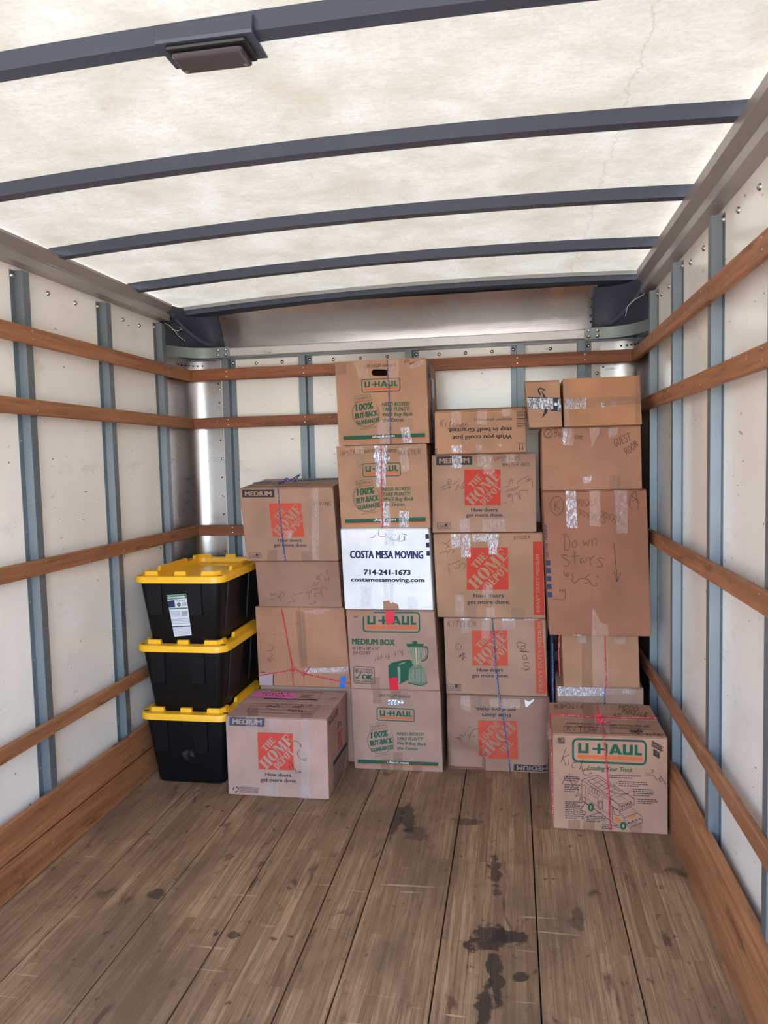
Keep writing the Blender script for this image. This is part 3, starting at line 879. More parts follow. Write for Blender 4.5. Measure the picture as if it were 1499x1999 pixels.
def badge(face, cx, cy, R, tilt=-8, wmul=1.0):
    """round buy-back guarantee badge"""
    a = Art(face, 'guarantee_badge', green, 1)
    a.ring(cx, cy, R, R*1.02, 4*wmul, -40, 250); a.ring(cx, cy, R*.95, R*.97, 2.5*wmul, -20, 220)
    def rot(x, y):
        t = math.radians(tilt); return (cx+R*(x*math.cos(t)-y*math.sin(t)), cy+R*(x*math.sin(t)+y*math.cos(t)))
    a.frame(rot(-.62, -1.32), rot(.58, -1.32), rot(.58, -.86), rot(-.62, -.86), 3.5*wmul, R*.06)
    a.text('U-HAUL', rot(-.52, -1.04), rot(.5, -1.04), R*.17, 0.02)
    a.text('100%', rot(-.70, -.25), rot(.66, -.25), R*.50, 0.05, 0.15)
    a.text('BUY-BACK', rot(-.80, .30), rot(.90, .30), R*.40, 0.055)
    a.text('GUARANTEE', rot(-.80, .78), rot(.95, .78), R*.32, 0.05)
    a.text('BOXES-WITH RECEIPT', rot(-.55, 1.18), rot(.62, 1.18), R*.11, 0.01)
    b = a.done()
    o = Art(face, 'badge_bar', orange, 1); o.poly(rot(-.55, -.96), rot(.52, -.96), rot(.52, -.90), rot(-.55, -.90)); o.done(b)

def need(face, pts, ends, h):
    a = Art(face, 'slogan_print', green, 1)
    for s, p, e in zip(('NEED BOXES?', 'TAKE PLENTY!', "We'll Buy Back", 'the Extras.'), pts, ends): a.text(s, p, e, h, 0.032, 0.2)
    a.done()

def tape(face, pts, mat=None, name='packing_tape', layer=4, n=6):
    """strip of tape given as a quad (TL,TR,BR,BL) on the face"""
    a = Art(face, name, mat or TAPE, layer)
    tl, tr, br, bl = pts
    L = [(tl[0]+(bl[0]-tl[0])*i/n, tl[1]+(bl[1]-tl[1])*i/n) for i in range(n+1)]; R = [(tr[0]+(br[0]-tr[0])*i/n, tr[1]+(br[1]-tr[1])*i/n) for i in range(n+1)]
    for i in range(n): a.poly(L[i], R[i], R[i+1], L[i+1])
    return a.done()
def trect(face, x0, y0, x1, y1, mat=None, **k): return tape(face, [(x0, y0), (x1, y0), (x1, y1), (x0, y1)], mat, **k)

def rope(name, root, pts3, r, mat, sub=6):
    out = []
    for i in range(len(pts3)-1):
        for k in range(sub): out.append(Vector(pts3[i]).lerp(Vector(pts3[i+1]), k/sub))
    out.append(Vector(pts3[-1]))
    return tube(name, out, r, mat, root, root.location)
def knot(root, p, r, mat, parent):
    bm = bmesh.new(); p = Vector(p)
    for ax, ay, az in ((1, .3, 0), (.2, .4, 1), (1, 0, .8)):
        pts = []
        for i in range(13):
            a = 2*math.pi*i/12
            pts.append(p+Vector((math.cos(a)*ax*r*1.6, -r*.6+math.sin(a*2)*r*.8*ay, math.sin(a)*r*1.6*az + math.cos(a)*r*.6)))
        bm_tube(bm, pts, r*.8, 6)
    return from_bm('knot', bm, mat, parent, root.location, smooth=True)

# ================================================================= BOX BUILDER
GR = 'cardboard moving boxes stacked against the end wall'
def hexa(bm, fr, y0, y1, bev=0.006, rise=0.0):
    (a, b, c, d) = fr  # TL TR BR BL (x,z)
    P = [(p[0], y0, p[1]) for p in fr]+[(p[0], y1, p[1]+(rise if i < 2 else 0)) for i, p in enumerate(fr)]
    v = [bm.verts.new(p) for p in P]
    fs = [bm.faces.new([v[i] for i in f]) for f in ((3, 2, 1, 0), (4, 5, 6, 7), (0, 1, 5, 4), (1, 2, 6, 5), (2, 3, 7, 6), (3, 0, 4, 7))]
    bmesh.ops.recalc_face_normals(bm, faces=bm.faces)
    if bev: bmesh.ops.bevel(bm, geom=list({e for f in fs for e in f.edges}), offset=bev, segments=2, affect='EDGES', profile=0.6)

def carton(label, xl, xr, z0, z1, y0, depth, art, rgb, flaps='top', hole=None, dent=None, name='cardboard_box', cat='box', rise=0.0):
    """xl,xr: (x at top, x at bottom); hole: stadium handle in drawing coordinates"""
    fr = [(xl[0], z1), (xr[0], z1), (xr[1], z0), (xl[1], z0)]
    root = thing(name, label, cat, ((xl[1]+xr[1])/2, y0+depth/2, z0), GR)
    mat = kraft(rgb)
    face = Face(root, [(x, y0, z) for x, z in fr], art, dent)
    ft = 0.004
    ztop = z1-(ft if flaps == 'top' else 0)
    yb = y0+(ft if flaps in ('v', 'h') or hole or dent else 0)
    k = (z1-ztop)/(z1-z0)
    frb = [(xl[0]+(xl[1]-xl[0])*k, ztop), (xr[0]+(xr[1]-xr[0])*k, ztop), fr[2], fr[3]]
    if hole or dent:
        # hollow shell: sides, back, bottom and top, with its own front panel
        bm = bmesh.new(); hexa(bm, frb, y0+0.001, y0+depth, 0)
        bmesh.ops.delete(bm, geom=[f for f in bm.faces if f.normal.y < -0.9], context='FACES')
        from_bm('body', bm, mat, root, root.location)
        bm = bmesh.new()
        if hole:
            x0, y0h, x1, y1h = hole; r = (y1h-y0h)/2
            ol = [face.at_uv(u, v) for u, v in ((0, 0), (1, 0), (1, 1), (0, 1))]
            il = []
            for i in range(9):
                a = math.radians(-90+180*i/8); il.append(face.at((x1-r+r*math.cos(a), (y0h+y1h)/2+r*math.sin(a))))
            for i in range(9):
                a = math.radians(90+180*i/8); il.append(face.at((x0+r+r*math.cos(a), (y0h+y1h)/2+r*math.sin(a))))
            ov = [bm.verts.new(p) for p in ol]; iv = [bm.verts.new(p) for p in il]
            es = [bm.edges.new((ov[i], ov[(i+1) % 4])) for i in range(4)] + [bm.edges.new((iv[i], iv[(i+1) % len(iv)])) for i in range(len(iv))]
            bmesh.ops.triangle_fill(bm, use_beauty=True, use_dissolve=False, edges=es)
        else:
            N, Mv = 26, 20
            g = [[bm.verts.new(face.at_uv(i/N, j/Mv)) for i in range(N+1)] for j in range(Mv+1)]
            for j in range(Mv):
                for i in range(N): bm.faces.new((g[j][i], g[j+1][i], g[j+1][i+1], g[j][i+1]))
        for f in bm.faces:
            f.normal_update()
        if sum(f.normal.y for f in bm.faces) > 0: bmesh.ops.reverse_faces(bm, faces=bm.faces)
        ret = bmesh.ops.extrude_face_region(bm, geom=bm.faces[:])
        vv = [e for e in ret['geom'] if isinstance(e, bmesh.types.BMVert)]
        bmesh.ops.translate(bm, verts=vv, vec=(0, ft, 0))
        bmesh.ops.recalc_face_normals(bm, faces=bm.faces)
        from_bm('front_panel', bm, mat, root, root.location, smooth=bool(dent))
    else:
        bm = bmesh.new(); hexa(bm, frb, yb, y0+depth, rise=rise)
        from_bm('body', bm, mat, root, root.location)
    if flaps == 'top':
        ym = y0+depth/2
        for a, b in ((y0+0.0005, ym-0.0012), (ym+0.0012, y0+depth)):
            bm = bmesh.new(); bm_box(bm, frb[0][0]+0.001, frb[1][0]-0.001, a, b, ztop+0.0002, z1, 0.0015)
            for v_ in bm.verts: v_.co.z += rise*(v_.co.y-y0)/depth
            from_bm('top_flap', bm, mat, root, root.location)
    elif flaps in ('v', 'h'):
        m = 0.003
        for k_ in (0, 1):
            qs = [(0, 0), (.5, 0), (.5, 1), (0, 1)] if flaps == 'v' else [(0, 0), (1, 0), (1, .5), (0, .5)]
            if k_: qs = [(u+(.5 if flaps == 'v' else 0), v+(.5 if flaps == 'h' else 0)) for u, v in qs]
            gap = .004
            cu_, cv_ = sum(q_[0] for q_ in qs)/4, sum(q_[1] for q_ in qs)/4
            qs = [(u+(gap if u < cu_ else -gap), v+(gap if v < cv_ else -gap)) for u, v in qs]
            bm = bmesh.new()
            P = [face.at_uv(*q_) for q_ in qs]
            A = [bm.verts.new(p) for p in P]; Bq = [bm.verts.new(p+Vector((0, ft-.0004, 0))) for p in P]
            bm.faces.new(A); bm.faces.new(Bq[::-1])
            for i in range(4): bm.faces.new((A[i], A[(i+1) % 4], Bq[(i+1) % 4], Bq[i]))
            bmesh.ops.recalc_face_normals(bm, faces=bm.faces)
            from_bm('front_flap', bm, mat, root, root.location)
    root.update_tag()
    return root, face

def topface(root, xl, xr, z, y0, depth, art, rise=0.0):
    return Face(root, [(xl, y0+depth, z+rise), (xr, y0+depth, z+rise), (xr, y0, z), (xl, y0, z)], art)

def filler(root, face, hole, rgb, name='bubble_wrap'):
    """crumpled wrap seen through a handle hole"""
    bm = bmesh.new(); N, Mv = 16, 6
    x0, y0h, x1, y1h = hole
    g = []
    for j in range(Mv+1):
        row = []
        for i in range(N+1):
            p = face.at((x0-8+(x1-x0+16)*i/N, y0h-8+(y1h-y0h+16)*j/Mv)) + Vector((0, 0.010+0.004*math.sin(i*2.1+j*3.3)+0.003*random.random(), 0))
            row.append(bm.verts.new(p))
        g.append(row)
    for j in range(Mv):
        for i in range(N): bm.faces.new((g[j][i], g[j+1][i], g[j+1][i+1], g[j][i+1]))
    k = INK.get('wrap')
    if not k:
        k = INK['wrap'] = metal('silvery bubble wrap', rgb, 0.2, metallic=0.5, blotch=0.3)
    return from_bm(name, bm, k, root, root.location, smooth=True)

# ================================================================= COLUMN A (handle boxes, white box)

# --- A5, bottom of the column, on the floor
q = [(110, 180), (1350, 200), (1385, 1345), (160, 1270)]
hole = (595, 328, 830, 406)
a5, f = carton('brown box with handle slot and green print at the foot of the white box column', (.969, .974), (1.404, 1.409), 0.0, .3985, 3.505, .41, q, K_LAV, hole=hole)
filler(a5, f, hole, (200, 204, 220))
Art(f, 'handle_print', dark, 1).text('EASY-TO-LIFT HANDLES', (490, 285), (928, 300), 36, 0.015, 0.15).done()
uhaul_logo(f, (462, 440), (980, 462), (980, 632), (465, 612), 12, 26)
badge(f, 510, 895, 182)
need(f, [(732, 822), (738, 890), (742, 952), (742, 1022)], [(1118, 832), (1112, 900), (1155, 970), (1040, 1034)], 44)
st = Art(f, 'green_stripe', green, 1); st.poly((200, 1152), (1322, 1208), (1320, 1258), (202, 1200)); st.done()
Art(f, 'orange_stripe', orange, 1).poly((206, 1208), (1328, 1268), (1326, 1282), (206, 1222)).done()
Art(f, 'web_print', white, 2).text('uhaul.com', (600, 1208), (906, 1226), 34, 0.02).done()
for x0, y0_, x1, y1_ in ((405, 195, 525, 380), (645, 200, 790, 330)): trect(f, x0, y0_, x1, y1_, TAN)
for x0, y0_, x1, y1_ in ((525, 1150, 640, 1300), (690, 1060, 820, 1310), (960, 1180, 1095, 1325)): trect(f, x0, y0_, x1, y1_, TAN)

# --- A4 medium box with kitchen appliances print
q = [(155, 1035), (1200, 1035), (1265, 1980), (215, 1965)]
a4, f = carton('brown medium box printed with a green toaster and blender, under the white box', (.955, .969), (1.385, 1.404), .4015, .7895, 3.495, .42, q, K_LAV)
uhaul_logo(f, (362, 1062), (1022, 1058), (1025, 1285), (365, 1285), 17, 36)
Art(f, 'size_title', green, 1).text('MEDIUM BOX', (226, 1435), (735, 1442), 68, 0.055).done()
sz = Art(f, 'size_print', dark, 1); sz.text('18 1/8" x 18" x 16"', (232, 1497), (553, 1497), 33, 0.02, 0.1); sz.text('3.0 CU FT', (234, 1555), (450, 1558), 40, 0.02, 0.15); sz.done()
ok = Art(f, 'shipping_badge', dark, 1); ok.frame((245, 1697), (490, 1708), (495, 1905), (250, 1895), 7, 24)
ok.text('U-HAUL', (318, 1742), (472, 1748), 26, 0.03); ok.text('BOXES', (318, 1775), (474, 1780), 26, 0.03); ok.text('FOR SHIPPING', (268, 1882), (476, 1890), 24, 0.02)
for i in range(4): ok.ring(270+22*(i % 2), 1735+26*(i//2), 10, 11, 6, 0, 360, 10)
ok.done()
okg = Art(f, 'ok_mark', green, 1); okg.text('OK', (342, 1850), (470, 1854), 62, 0.08); okg.stroke([(272, 1822), (290, 1845)], 14); okg.stroke([(286, 1848), (332, 1778)], 12); okg.done()
tg = Art(f, 'toaster_print', green, 1)
tg.poly((658, 1680), (690, 1650), (800, 1622), (900, 1610), (960, 1625), (955, 1680), (900, 1720), (895, 1850), (790, 1905), (760, 1860), (758, 1830), (660, 1830)); tgo = tg.done()
Art(f, 'toaster_side', ink('pale green', (120, 140, 118)), 2).poly((765, 1700), (790, 1690), (800, 1720), (800, 1880), (785, 1895), (772, 1870)).done(tgo)
Art(f, 'toaster_slot', ink('pale kraft', (190, 160, 140)), 2).stroke([(780, 1668), (860, 1640)], 6).done(tgo)
bl = Art(f, 'blender_print', green, 1)
bl.poly((870, 1420), (1078, 1420), (1070, 1455), (878, 1455)); bl.poly((940, 1388), (998, 1390), (998, 1425), (940, 1425))
bl.curve([(1070, 1460), (1110, 1460), (1125, 1520), (1105, 1600), (1050, 1625)], 16)
bl.curve([(1070, 1478), (1095, 1480), (1102, 1530), (1090, 1590), (1050, 1610)], 6)
bl.poly((890, 1880), (1050, 1910), (1118, 1870), (1120, 1885), (1050, 1925), (888, 1895)); bl.text('=====', (898, 1775), (1002, 1765), 30, 0.03); blo = bl.done()
bh = Art(f, 'blender_shading', ink('olive green', (92, 116, 92)), 1); bh.poly((880, 1457), (1066, 1457), (1040, 1680), (960, 1680)); bh.poly((900, 1720), (960, 1690), (1040, 1680), (1090, 1720), (1115, 1870), (1050, 1908), (890, 1878)); bh.done(blo)
bs = Art(f, 'blender_lines', ink('pale kraft', (190, 160, 140)), 2)
for i in range(9): bs.stroke([(892+20*i, 1465), (950+10*i, 1670)], 4)
for i in range(12): bs.stroke([(905+17*i, 1725+(-8 if i > 2 else 10)), (905+17*i, 1875)], 3)
bs.poly((975, 1470), (995, 1470), (1000, 1660), (985, 1660)); bs.done(blo)
hw = Art(f, 'handwriting', pen, 2); hw.hand('Air', (822, 1478), (705, 1528), 75, 4, 0.1); hw.hand('fryer', (672, 1540), (475, 1600), 62, 4, 0.1); hw.done()
Art(f, 'torn_label', kraft(K_PL), 3).poly((160, 1040), (490, 1045), (488, 1072), (440, 1075), (400, 1112), (160, 1105)).done()
Art(f, 'tiny_print', pen, 3).text('OEP', (245, 1128), (300, 1120), 22, 0.02).done()
Art(f, 'red_tape', redtape, 5).poly((622, 1030), (732, 1030), (728, 1175), (690, 1195), (625, 1190)).done()
Art(f, 'red_tape', redtape, 5).poly((662, 1828), (762, 1818), (780, 1972), (675, 1970)).done()
trect(f, 450, 1820, 560, 1965, TAN)

# --- A3 white box
q = [(85, 85), (1130, 50), (1185, 1020), (140, 1030)]
a3, f = carton('white cardboard box with navy mover name, phone number and web address', (.937, .948), (1.365, 1.379), .7915, 1.186, 3.50, .40, q, K_WHITE)
t = Art(f, 'mover_name', navy, 1); t.text('COSTA MESA MOVING', (200, 428), (1070, 412), 92, 0.05); t.done()
t = Art(f, 'phone_and_web', ink('blue black', (22, 26, 48)), 1); t.text('714-241-1673', (362, 614), (918, 606), 58, 0.075); t.text('costamesamoving.com', (212, 700), (1082, 688), 50, 0.06); t.done()
for x, y in ((1092, 124), (1098, 224), (1104, 322)): Art(f, 'navy_square', navy, 1).poly((x, y), (x+52, y-2), (x+54, y+54), (x+2, y+56)).done()
h = Art(f, 'handwriting', pen, 2); h.curve([(440, 182), (475, 178), (500, 148)], 5); h.curve([(545, 80), (535, 140), (560, 168), (620, 160), (640, 135)], 5); h.stroke([(520, 92), (524, 98)], 6)
h.curve([(668, 205), (700, 190), (690, 165), (672, 180), (700, 200), (760, 205), (770, 160), (790, 150), (780, 215), (830, 205), (850, 170), (835, 160), (850, 210)], 5); h.stroke([(815, 125), (872, 140)], 6); h.stroke([(735, 140), (742, 150)], 6); h.done()
trect(f, 612, 85, 722, 265, CRINK); trect(f, 600, 700, 715, 925, TAPE); trect(f, 335, 745, 450, 1000, TAPE); trect(f, 880, 855, 995, 1010, TAPE)
Art(f, 'torn_patch', kraft(K_PL), 3).poly((592, 925), (660, 912), (690, 952), (700, 930), (770, 958), (780, 1018), (596, 1018)).done()
Art(f, 'torn_flap', white, 5).poly((655, 712), (668, 712), (672, 890), (692, 945), (672, 935), (660, 890)).done()

# --- A2
q = [(100, 1045), (1100, 995), (1140, 1910), (155, 1935)]
hole = (500, 1118, 690, 1196)
a2, f = carton('brown box with handle slot, red cord and UPSTAIRS MASTER handwriting, on the white box', (.932, .945), (1.364, 1.373), 1.1885, 1.5815, 3.49, .42, q, K_UH, hole=hole)
filler(a2, f, hole, (200, 204, 220))
Art(f, 'handle_print', dark, 1).text('EASY-TO-LIFT HANDLES', (410, 1110), (768, 1092), 32, 0.015, 0.15).done()
uhaul_logo(f, (390, 1232), (808, 1212), (812, 1352), (395, 1374), 10, 22)
badge(f, 435, 1600, 148, -9)
need(f, [(612, 1525), (618, 1580), (622, 1632), (622, 1690)], [(925, 1508), (922, 1562), (958, 1618), (865, 1680)], 40)
Art(f, 'green_stripe', green, 1).poly((192, 1838), (1092, 1800), (1093, 1846), (195, 1880)).done()
Art(f, 'orange_stripe', orange, 1).poly((195, 1884), (1094, 1850), (1094, 1862), (195, 1896)).done()
Art(f, 'web_print', white, 2).text('uhaul.com', (512, 1852), (760, 1842), 28, 0.02).done()
h = Art(f, 'handwriting', pen, 3); h.hand('UPSTAIRS', (145, 1155), (420, 1115), 52, 3.5); h.hand('MASTER', (790, 1135), (1045, 1108), 46, 3.5); h.done()
trect(f, 305, 1040, 410, 1120, PALE); tape(f, [(790, 1040), (880, 1025), (915, 1300), (820, 1318)], TAPE); tape(f, [(520, 1030), (660, 1025), (645, 1478), (545, 1482)], CRINK)
tape(f, [(615, 1640), (685, 1635), (705, 1900), (590, 1900)], CRINK); trect(f, 795, 1735, 905, 1915, CRINK); trect(f, 860, 1030, 1050, 1045, TAPE); trect(f, 310, 1130, 395, 1290, TAN)
rp = rope('cord', a2, [f.at((595, 1002), .003), f.at((600, 1400), .004), f.at((612, 1928), .003)], .0026, ROPER)

# --- A1 top
q = [(80, 110), (1090, 35), (1130, 985), (125, 1035)]
hole = (485, 180, 668, 252)
a1, f = carton('topmost brown box with dark handle slot and blue cord, above the UPSTAIRS MASTER box', (.935, .943), (1.368, 1.377), 1.5845, 1.981, 3.50, .42, q, K_UH, hole=hole)
Art(f, 'handle_print', dark, 1).text('EASY-TO-LIFT HANDLES', (398, 168), (758, 142), 33, 0.015, 0.15).done()
uhaul_logo(f, (375, 300), (800, 270), (802, 410), (382, 440), 10, 22)
badge(f, 420, 668, 150, -10)
need(f, [(600, 588), (604, 642), (606, 700), (612, 762)], [(912, 572), (915, 628), (945, 684), (852, 750)], 42)
Art(f, 'green_stripe', green, 1).poly((172, 930), (1082, 875), (1084, 918), (175, 972)).done()
Art(f, 'orange_stripe', orange, 1).poly((176, 978), (1084, 922), (1085, 934), (178, 990)).done()
Art(f, 'web_print', white, 2).text('uhaul.com', (498, 940), (745, 924), 28, 0.02).done()
h = Art(f, 'handwriting', pen, 2); h.hand('pots', (835, 108), (912, 82), 38, 4); h.hand('pans', (888, 132), (972, 100), 34, 4); h.done()
tape(f, [(292, 115), (425, 100), (460, 290), (350, 290)], PALE); tape(f, [(660, 75), (790, 65), (785, 300), (680, 300)], PALE); trect(f, 95, 120, 205, 250, TAN)
tape(f, [(545, 760), (680, 720), (690, 1000), (580, 1005)], TAPE); tape(f, [(812, 820), (905, 812), (940, 985), (835, 995)], CRINK); tape(f, [(900, 120), (1060, 60), (1070, 110), (920, 170)], TAPE)
rp = rope('cord', a1, [f.at((660, 70), .003), f.at((668, 200), .004), f.at((690, 640), .005), f.at((700, 1008), .003)], .0028, ROPEB)
side = Face(a1, [(1.368, 3.5, 1.981), (1.368, 3.92, 1.981), (1.377, 3.92, 1.5845), (1.377, 3.5, 1.5845)], [(0, 0), (100, 0), (100, 100), (0, 100)])
rope('cord', a1, [side.at((20, -1), .002), side.at((35, 30), .004), side.at((45, 101), .003)], .0028, ROPEB)
Art(side, 'side_print', green, 1).rect(12, 16, 30, 22).rect(12, 36, 16, 36.8).rect(12, 16, 14, 36).done()
Art(side, 'side_orange', orange, 1).rect(15, 28, 30, 34).done()
Art(side, 'side_label', paper, 1).rect(50, 18, 75, 42).done()
sp_ = Art(side, 'side_small_print', pen, 1)
for i in range(9): sp_.rect(20+2.2*i, 50, 21+2.2*i, 72)
sp_.done()

# ================================================================= COLUMN B
def doers(f, p, e, p2, e2, h, nm='slogan_print'):
    a = Art(f, nm, dark, 1); a.text('How doers', p, e, h, 0.03); a.text('get more done.', p2, e2, h, 0.03); return a.done()
def usa(f, tl, tr, br, bl):
    a = Art(f, 'origin_stamp', dark, 1); a.frame(tl, tr, br, bl, 4, 3)
    w = tr[0]-tl[0]; hgt = bl[1]-tl[1]
    a.text('USA', (tl[0]+w*.06, bl[1]-hgt*.15), (tl[0]+w*.50, bl[1]-hgt*.12), hgt*.6, 0.01)
    for i in range(5): a.stroke([(tl[0]+w*(.54+.08*i), bl[1]-hgt*.12), (tl[0]+w*(.60+.08*i), bl[1]-hgt*.85)], w*.03)
    a.poly((tl[0]+w*.54, tl[1]+hgt*.12), (tl[0]+w*.76, tl[1]+hgt*.12), (tl[0]+w*.70, tl[1]+hgt*.6), (tl[0]+w*.54, tl[1]+hgt*.6)); a.done()

# --- B4 crushed, upside down on the floor
q = [(75, 160), (1390, 210), (1365, 1150), (90, 1105)]
def crush(u, v):
    d = 0.0
    # sunken lower-left corner with a crease, top edge pulled in, soft right edge
    e = (0.34-u)+(v-0.62)*1.3
    if u < .36 and v > .5: d += -0.034*max(0, min(1, e*3.0))*max(0, min(1, (v-.5)*4))
    d += -0.018*max(0, 1-v/.13)
    d += -0.022*max(0, (u-.92)/.08)**2
    d += 0.010*math.sin(u*math.pi)*math.sin(v*math.pi) + 0.002*math.sin(u*19+v*7)*math.sin(v*13)
    d += -0.012*max(0, 1-u/.05)
    return d
b4, f = carton('crumpled brown box lying upside down on the floor under the KITCHEN glass box', (1.430, 1.429), (1.919, 1.908), 0.0, .3705, 3.55, .38, q, (164, 130, 112), dent=crush)
hd_logo(f, (992, 975), (497, 970), (482, 493), (982, 502), redfade, kraft((164, 130, 112)))
doers(f, (900, 412), (532, 406), (968, 338), (448, 330), 50)
m = Art(f, 'size_block', dark, 1); m.poly((940, 1042), (1362, 1062), (1360, 1138), (936, 1122)); mo = m.done()
Art(f, 'size_lettering', kraft((164, 130, 112)), 2).text('MEDIUM', (1360, 1068), (975, 1058), 56, 0.05).done(mo)
h = Art(f, 'handwriting', pen, 2); h.curve([(185, 740), (215, 720), (235, 742), (255, 720), (258, 785)], 5); h.curve([(225, 740), (262, 680), (290, 690), (270, 720)], 5); h.stroke([(310, 690), (328, 645)], 5); h.curve([(345, 690), (362, 670), (372, 690), (370, 750)], 5); h.curve([(375, 700), (400, 640), (440, 605), (490, 600)], 5); h.stroke([(360, 585), (388, 575)], 5); h.stroke([(415, 700), (440, 685)], 5); h.stroke([(340, 640), (350, 632)], 5); h.done()
tape(f, [(255, 180), (380, 180), (388, 390), (262, 345)], PALE); trect(f, 412, 200, 535, 320, TAN); tape(f, [(610, 215), (750, 215), (742, 345), (655, 330)], PALE); trect(f, 780, 235, 1025, 350, PALE)
Art(f, 'torn_paper', white, 5).poly((1075, 245), (1135, 270), (1195, 235), (1192, 262), (1110, 325), (1090, 330)).done()
rope('cord', b4, [f.at((765, 196), .006), f.at((800, 420), .004), f.at((845, 760), .003), f.at((890, 1135), .003)], .0028, ROPEB)

# --- B3 kitchen / glass
q = [(210, 1005), (1380, 1045), (1395, 1910), (240, 1860)]
b3, f = carton('brown box with KITCHEN and Glass handwriting, blue cord and faded orange side bar', (1.423, 1.430), (1.904, 1.909), .3735, .7475, 3.545, .40, q, K_HD)
hd_logo(f, (535, 1158), (942, 1165), (948, 1562), (542, 1548), redfade, kraft(K_HD))
doers(f, (592, 1618), (890, 1622), (536, 1678), (958, 1688), 42)
usa(f, (255, 1752), (408, 1760), (410, 1828), (258, 1818))
v_ = Art(f, 'side_bar', redfade, 1); v_.poly((1252, 1052), (1335, 1055), (1392, 1875), (1268, 1870)); vo = v_.done()
Art(f, 'bar_lettering', kraft(K_HD), 2).text('HEAVY DUTY MEDIUM', (1338, 1848), (1330, 1075), 44, 0.03).done(vo)
h = Art(f, 'handwriting', pen, 3); h.hand('KITCHEN', (250, 1105), (585, 1115), 62, 4.5); h.ring(382, 1335, 30, 36, 4, -60, 290, 24); h.stroke([(378, 1330), (384, 1340)], 5); h.curve([(380, 1450), (410, 1420), (400, 1450), (440, 1410), (425, 1490), (450, 1450), (480, 1470)], 5); h.stroke([(430, 1400), (460, 1425)], 5)
h.curve([(1155, 1325), (1100, 1298), (1052, 1310), (1070, 1360), (1120, 1375), (1150, 1340), (1090, 1350)], 5); h.curve([(1085, 1400), (1200, 1410), (1090, 1395)], 5); h.curve([(1150, 1440), (1115, 1455), (1130, 1490), (1160, 1475), (1150, 1440), (1170, 1490)], 5); h.curve([(1190, 1530), (1140, 1525), (1130, 1560), (1180, 1570), (1175, 1600), (1100, 1590)], 5); h.curve([(1195, 1600), (1140, 1610), (1125, 1620)], 5); h.done()
trect(f, 408, 1012, 522, 1185, TAPE); trect(f, 645, 1020, 745, 1250, TAPE); trect(f, 880, 1025, 1030, 1160, TAPE); trect(f, 410, 1012, 520, 1040, CRINK); trect(f, 690, 1020, 750, 1042, CRINK); trect(f, 880, 1030, 1030, 1058, CRINK); trect(f, 1140, 1038, 1290, 1056, CRINK)
rope('cord', b3, [f.at((768, 1002), .003), f.at((790, 1250), .006), f.at((812, 1600), .006), f.at((848, 1890), .003)], .0028, ROPEB)

# --- B2 kitchen heavy duty
q = [(90, 55), (1320, 60), (1360, 985), (140, 965)]
b2, f = carton('brown box with bright orange side bar and KITCHEN handwriting at its upper edge', (1.381, 1.394), (1.894, 1.904), .7495, 1.1545, 3.54, .40, q, (174, 137, 110))
hd_logo(f, (468, 213), (932, 213), (942, 668), (474, 668), redhd, kraft((174, 137, 110)))
doers(f, (545, 755), (888, 755), (478, 822), (962, 824), 48)
v_ = Art(f, 'side_bar', redhd, 1); v_.poly((1210, 155), (1312, 155), (1345, 945), (1224, 945)); vo = v_.done()
Art(f, 'bar_lettering', kraft((174, 137, 110)), 2).text('HEAVY DUTY MEDIUM', (1292, 912), (1282, 290), 38, 0.03).done(vo)
h = Art(f, 'handwriting', pen, 3); h.hand('KITCHEN', (998, 132), (1178, 120), 36, 4); h.curve([(175, 162), (215, 155), (230, 175), (285, 130)], 4); h.curve([(245, 215), (262, 180), (270, 210)], 4); h.curve([(168, 278), (200, 255), (225, 262), (240, 240), (262, 265), (290, 225), (325, 235), (310, 270)], 4); h.stroke([(250, 295), (254, 300)], 6); h.curve([(262, 395), (280, 385), (275, 400)], 4); h.stroke([(300, 390), (390, 352)], 4); h.curve([(255, 430), (272, 420), (275, 490)], 4); h.stroke([(310, 440), (318, 435)], 5); h.curve([(340, 440), (360, 425), (380, 435), (395, 400), (430, 380), (458, 400), (430, 450)], 4); h.done()
tape(f, [(292, 62), (400, 62), (400, 200), (300, 220)], CRINK); trect(f, 408, 65, 515, 315, CRINK); trect(f, 530, 65, 700, 150, CRINK); tape(f, [(700, 65), (832, 70), (805, 290), (715, 290)], CRINK)
trect(f, 340, 720, 445, 950, TAPE); trect(f, 650, 620, 770, 760, TAPE); trect(f, 470, 830, 580, 965, TAN); trect(f, 975, 860, 1130, 975, TAN); trect(f, 690, 860, 790, 970, TAPE)

# --- B1 upstairs master bed
q = [(70, 640), (1300, 610), (1300, 1545), (80, 1545)]
b1, f = carton('brown box marked UPSTAIRS MASTER BED with dark MEDIUM block, under the upside-down lettered box', (1.380, 1.377), (1.869, 1.866), 1.1565, 1.529, 3.55, .38, q, K_HD)
hd_logo(f, (452, 815), (877, 812), (877, 1228), (456, 1230), redhd, kraft(K_HD))
doers(f, (532, 1300), (842, 1300), (472, 1360), (908, 1360), 44)
m = Art(f, 'size_block', dark, 1); m.poly((125, 660), (545, 655), (546, 755), (126, 760)); mo = m.done()
Art(f, 'size_lettering', kraft(K_HD), 2).text('MEDIUM', (160, 738), (512, 732), 60, 0.055).done(mo)
usa(f, (138, 1430), (292, 1430), (292, 1498), (138, 1498))
h = Art(f, 'handwriting', pen, 3); h.hand('UPSTAIRS', (800, 712), (1115, 700), 48, 4); h.hand('MASTER', (895, 778), (1095, 770), 42, 4); h.hand('BED', (1120, 770), (1225, 766), 36, 4)
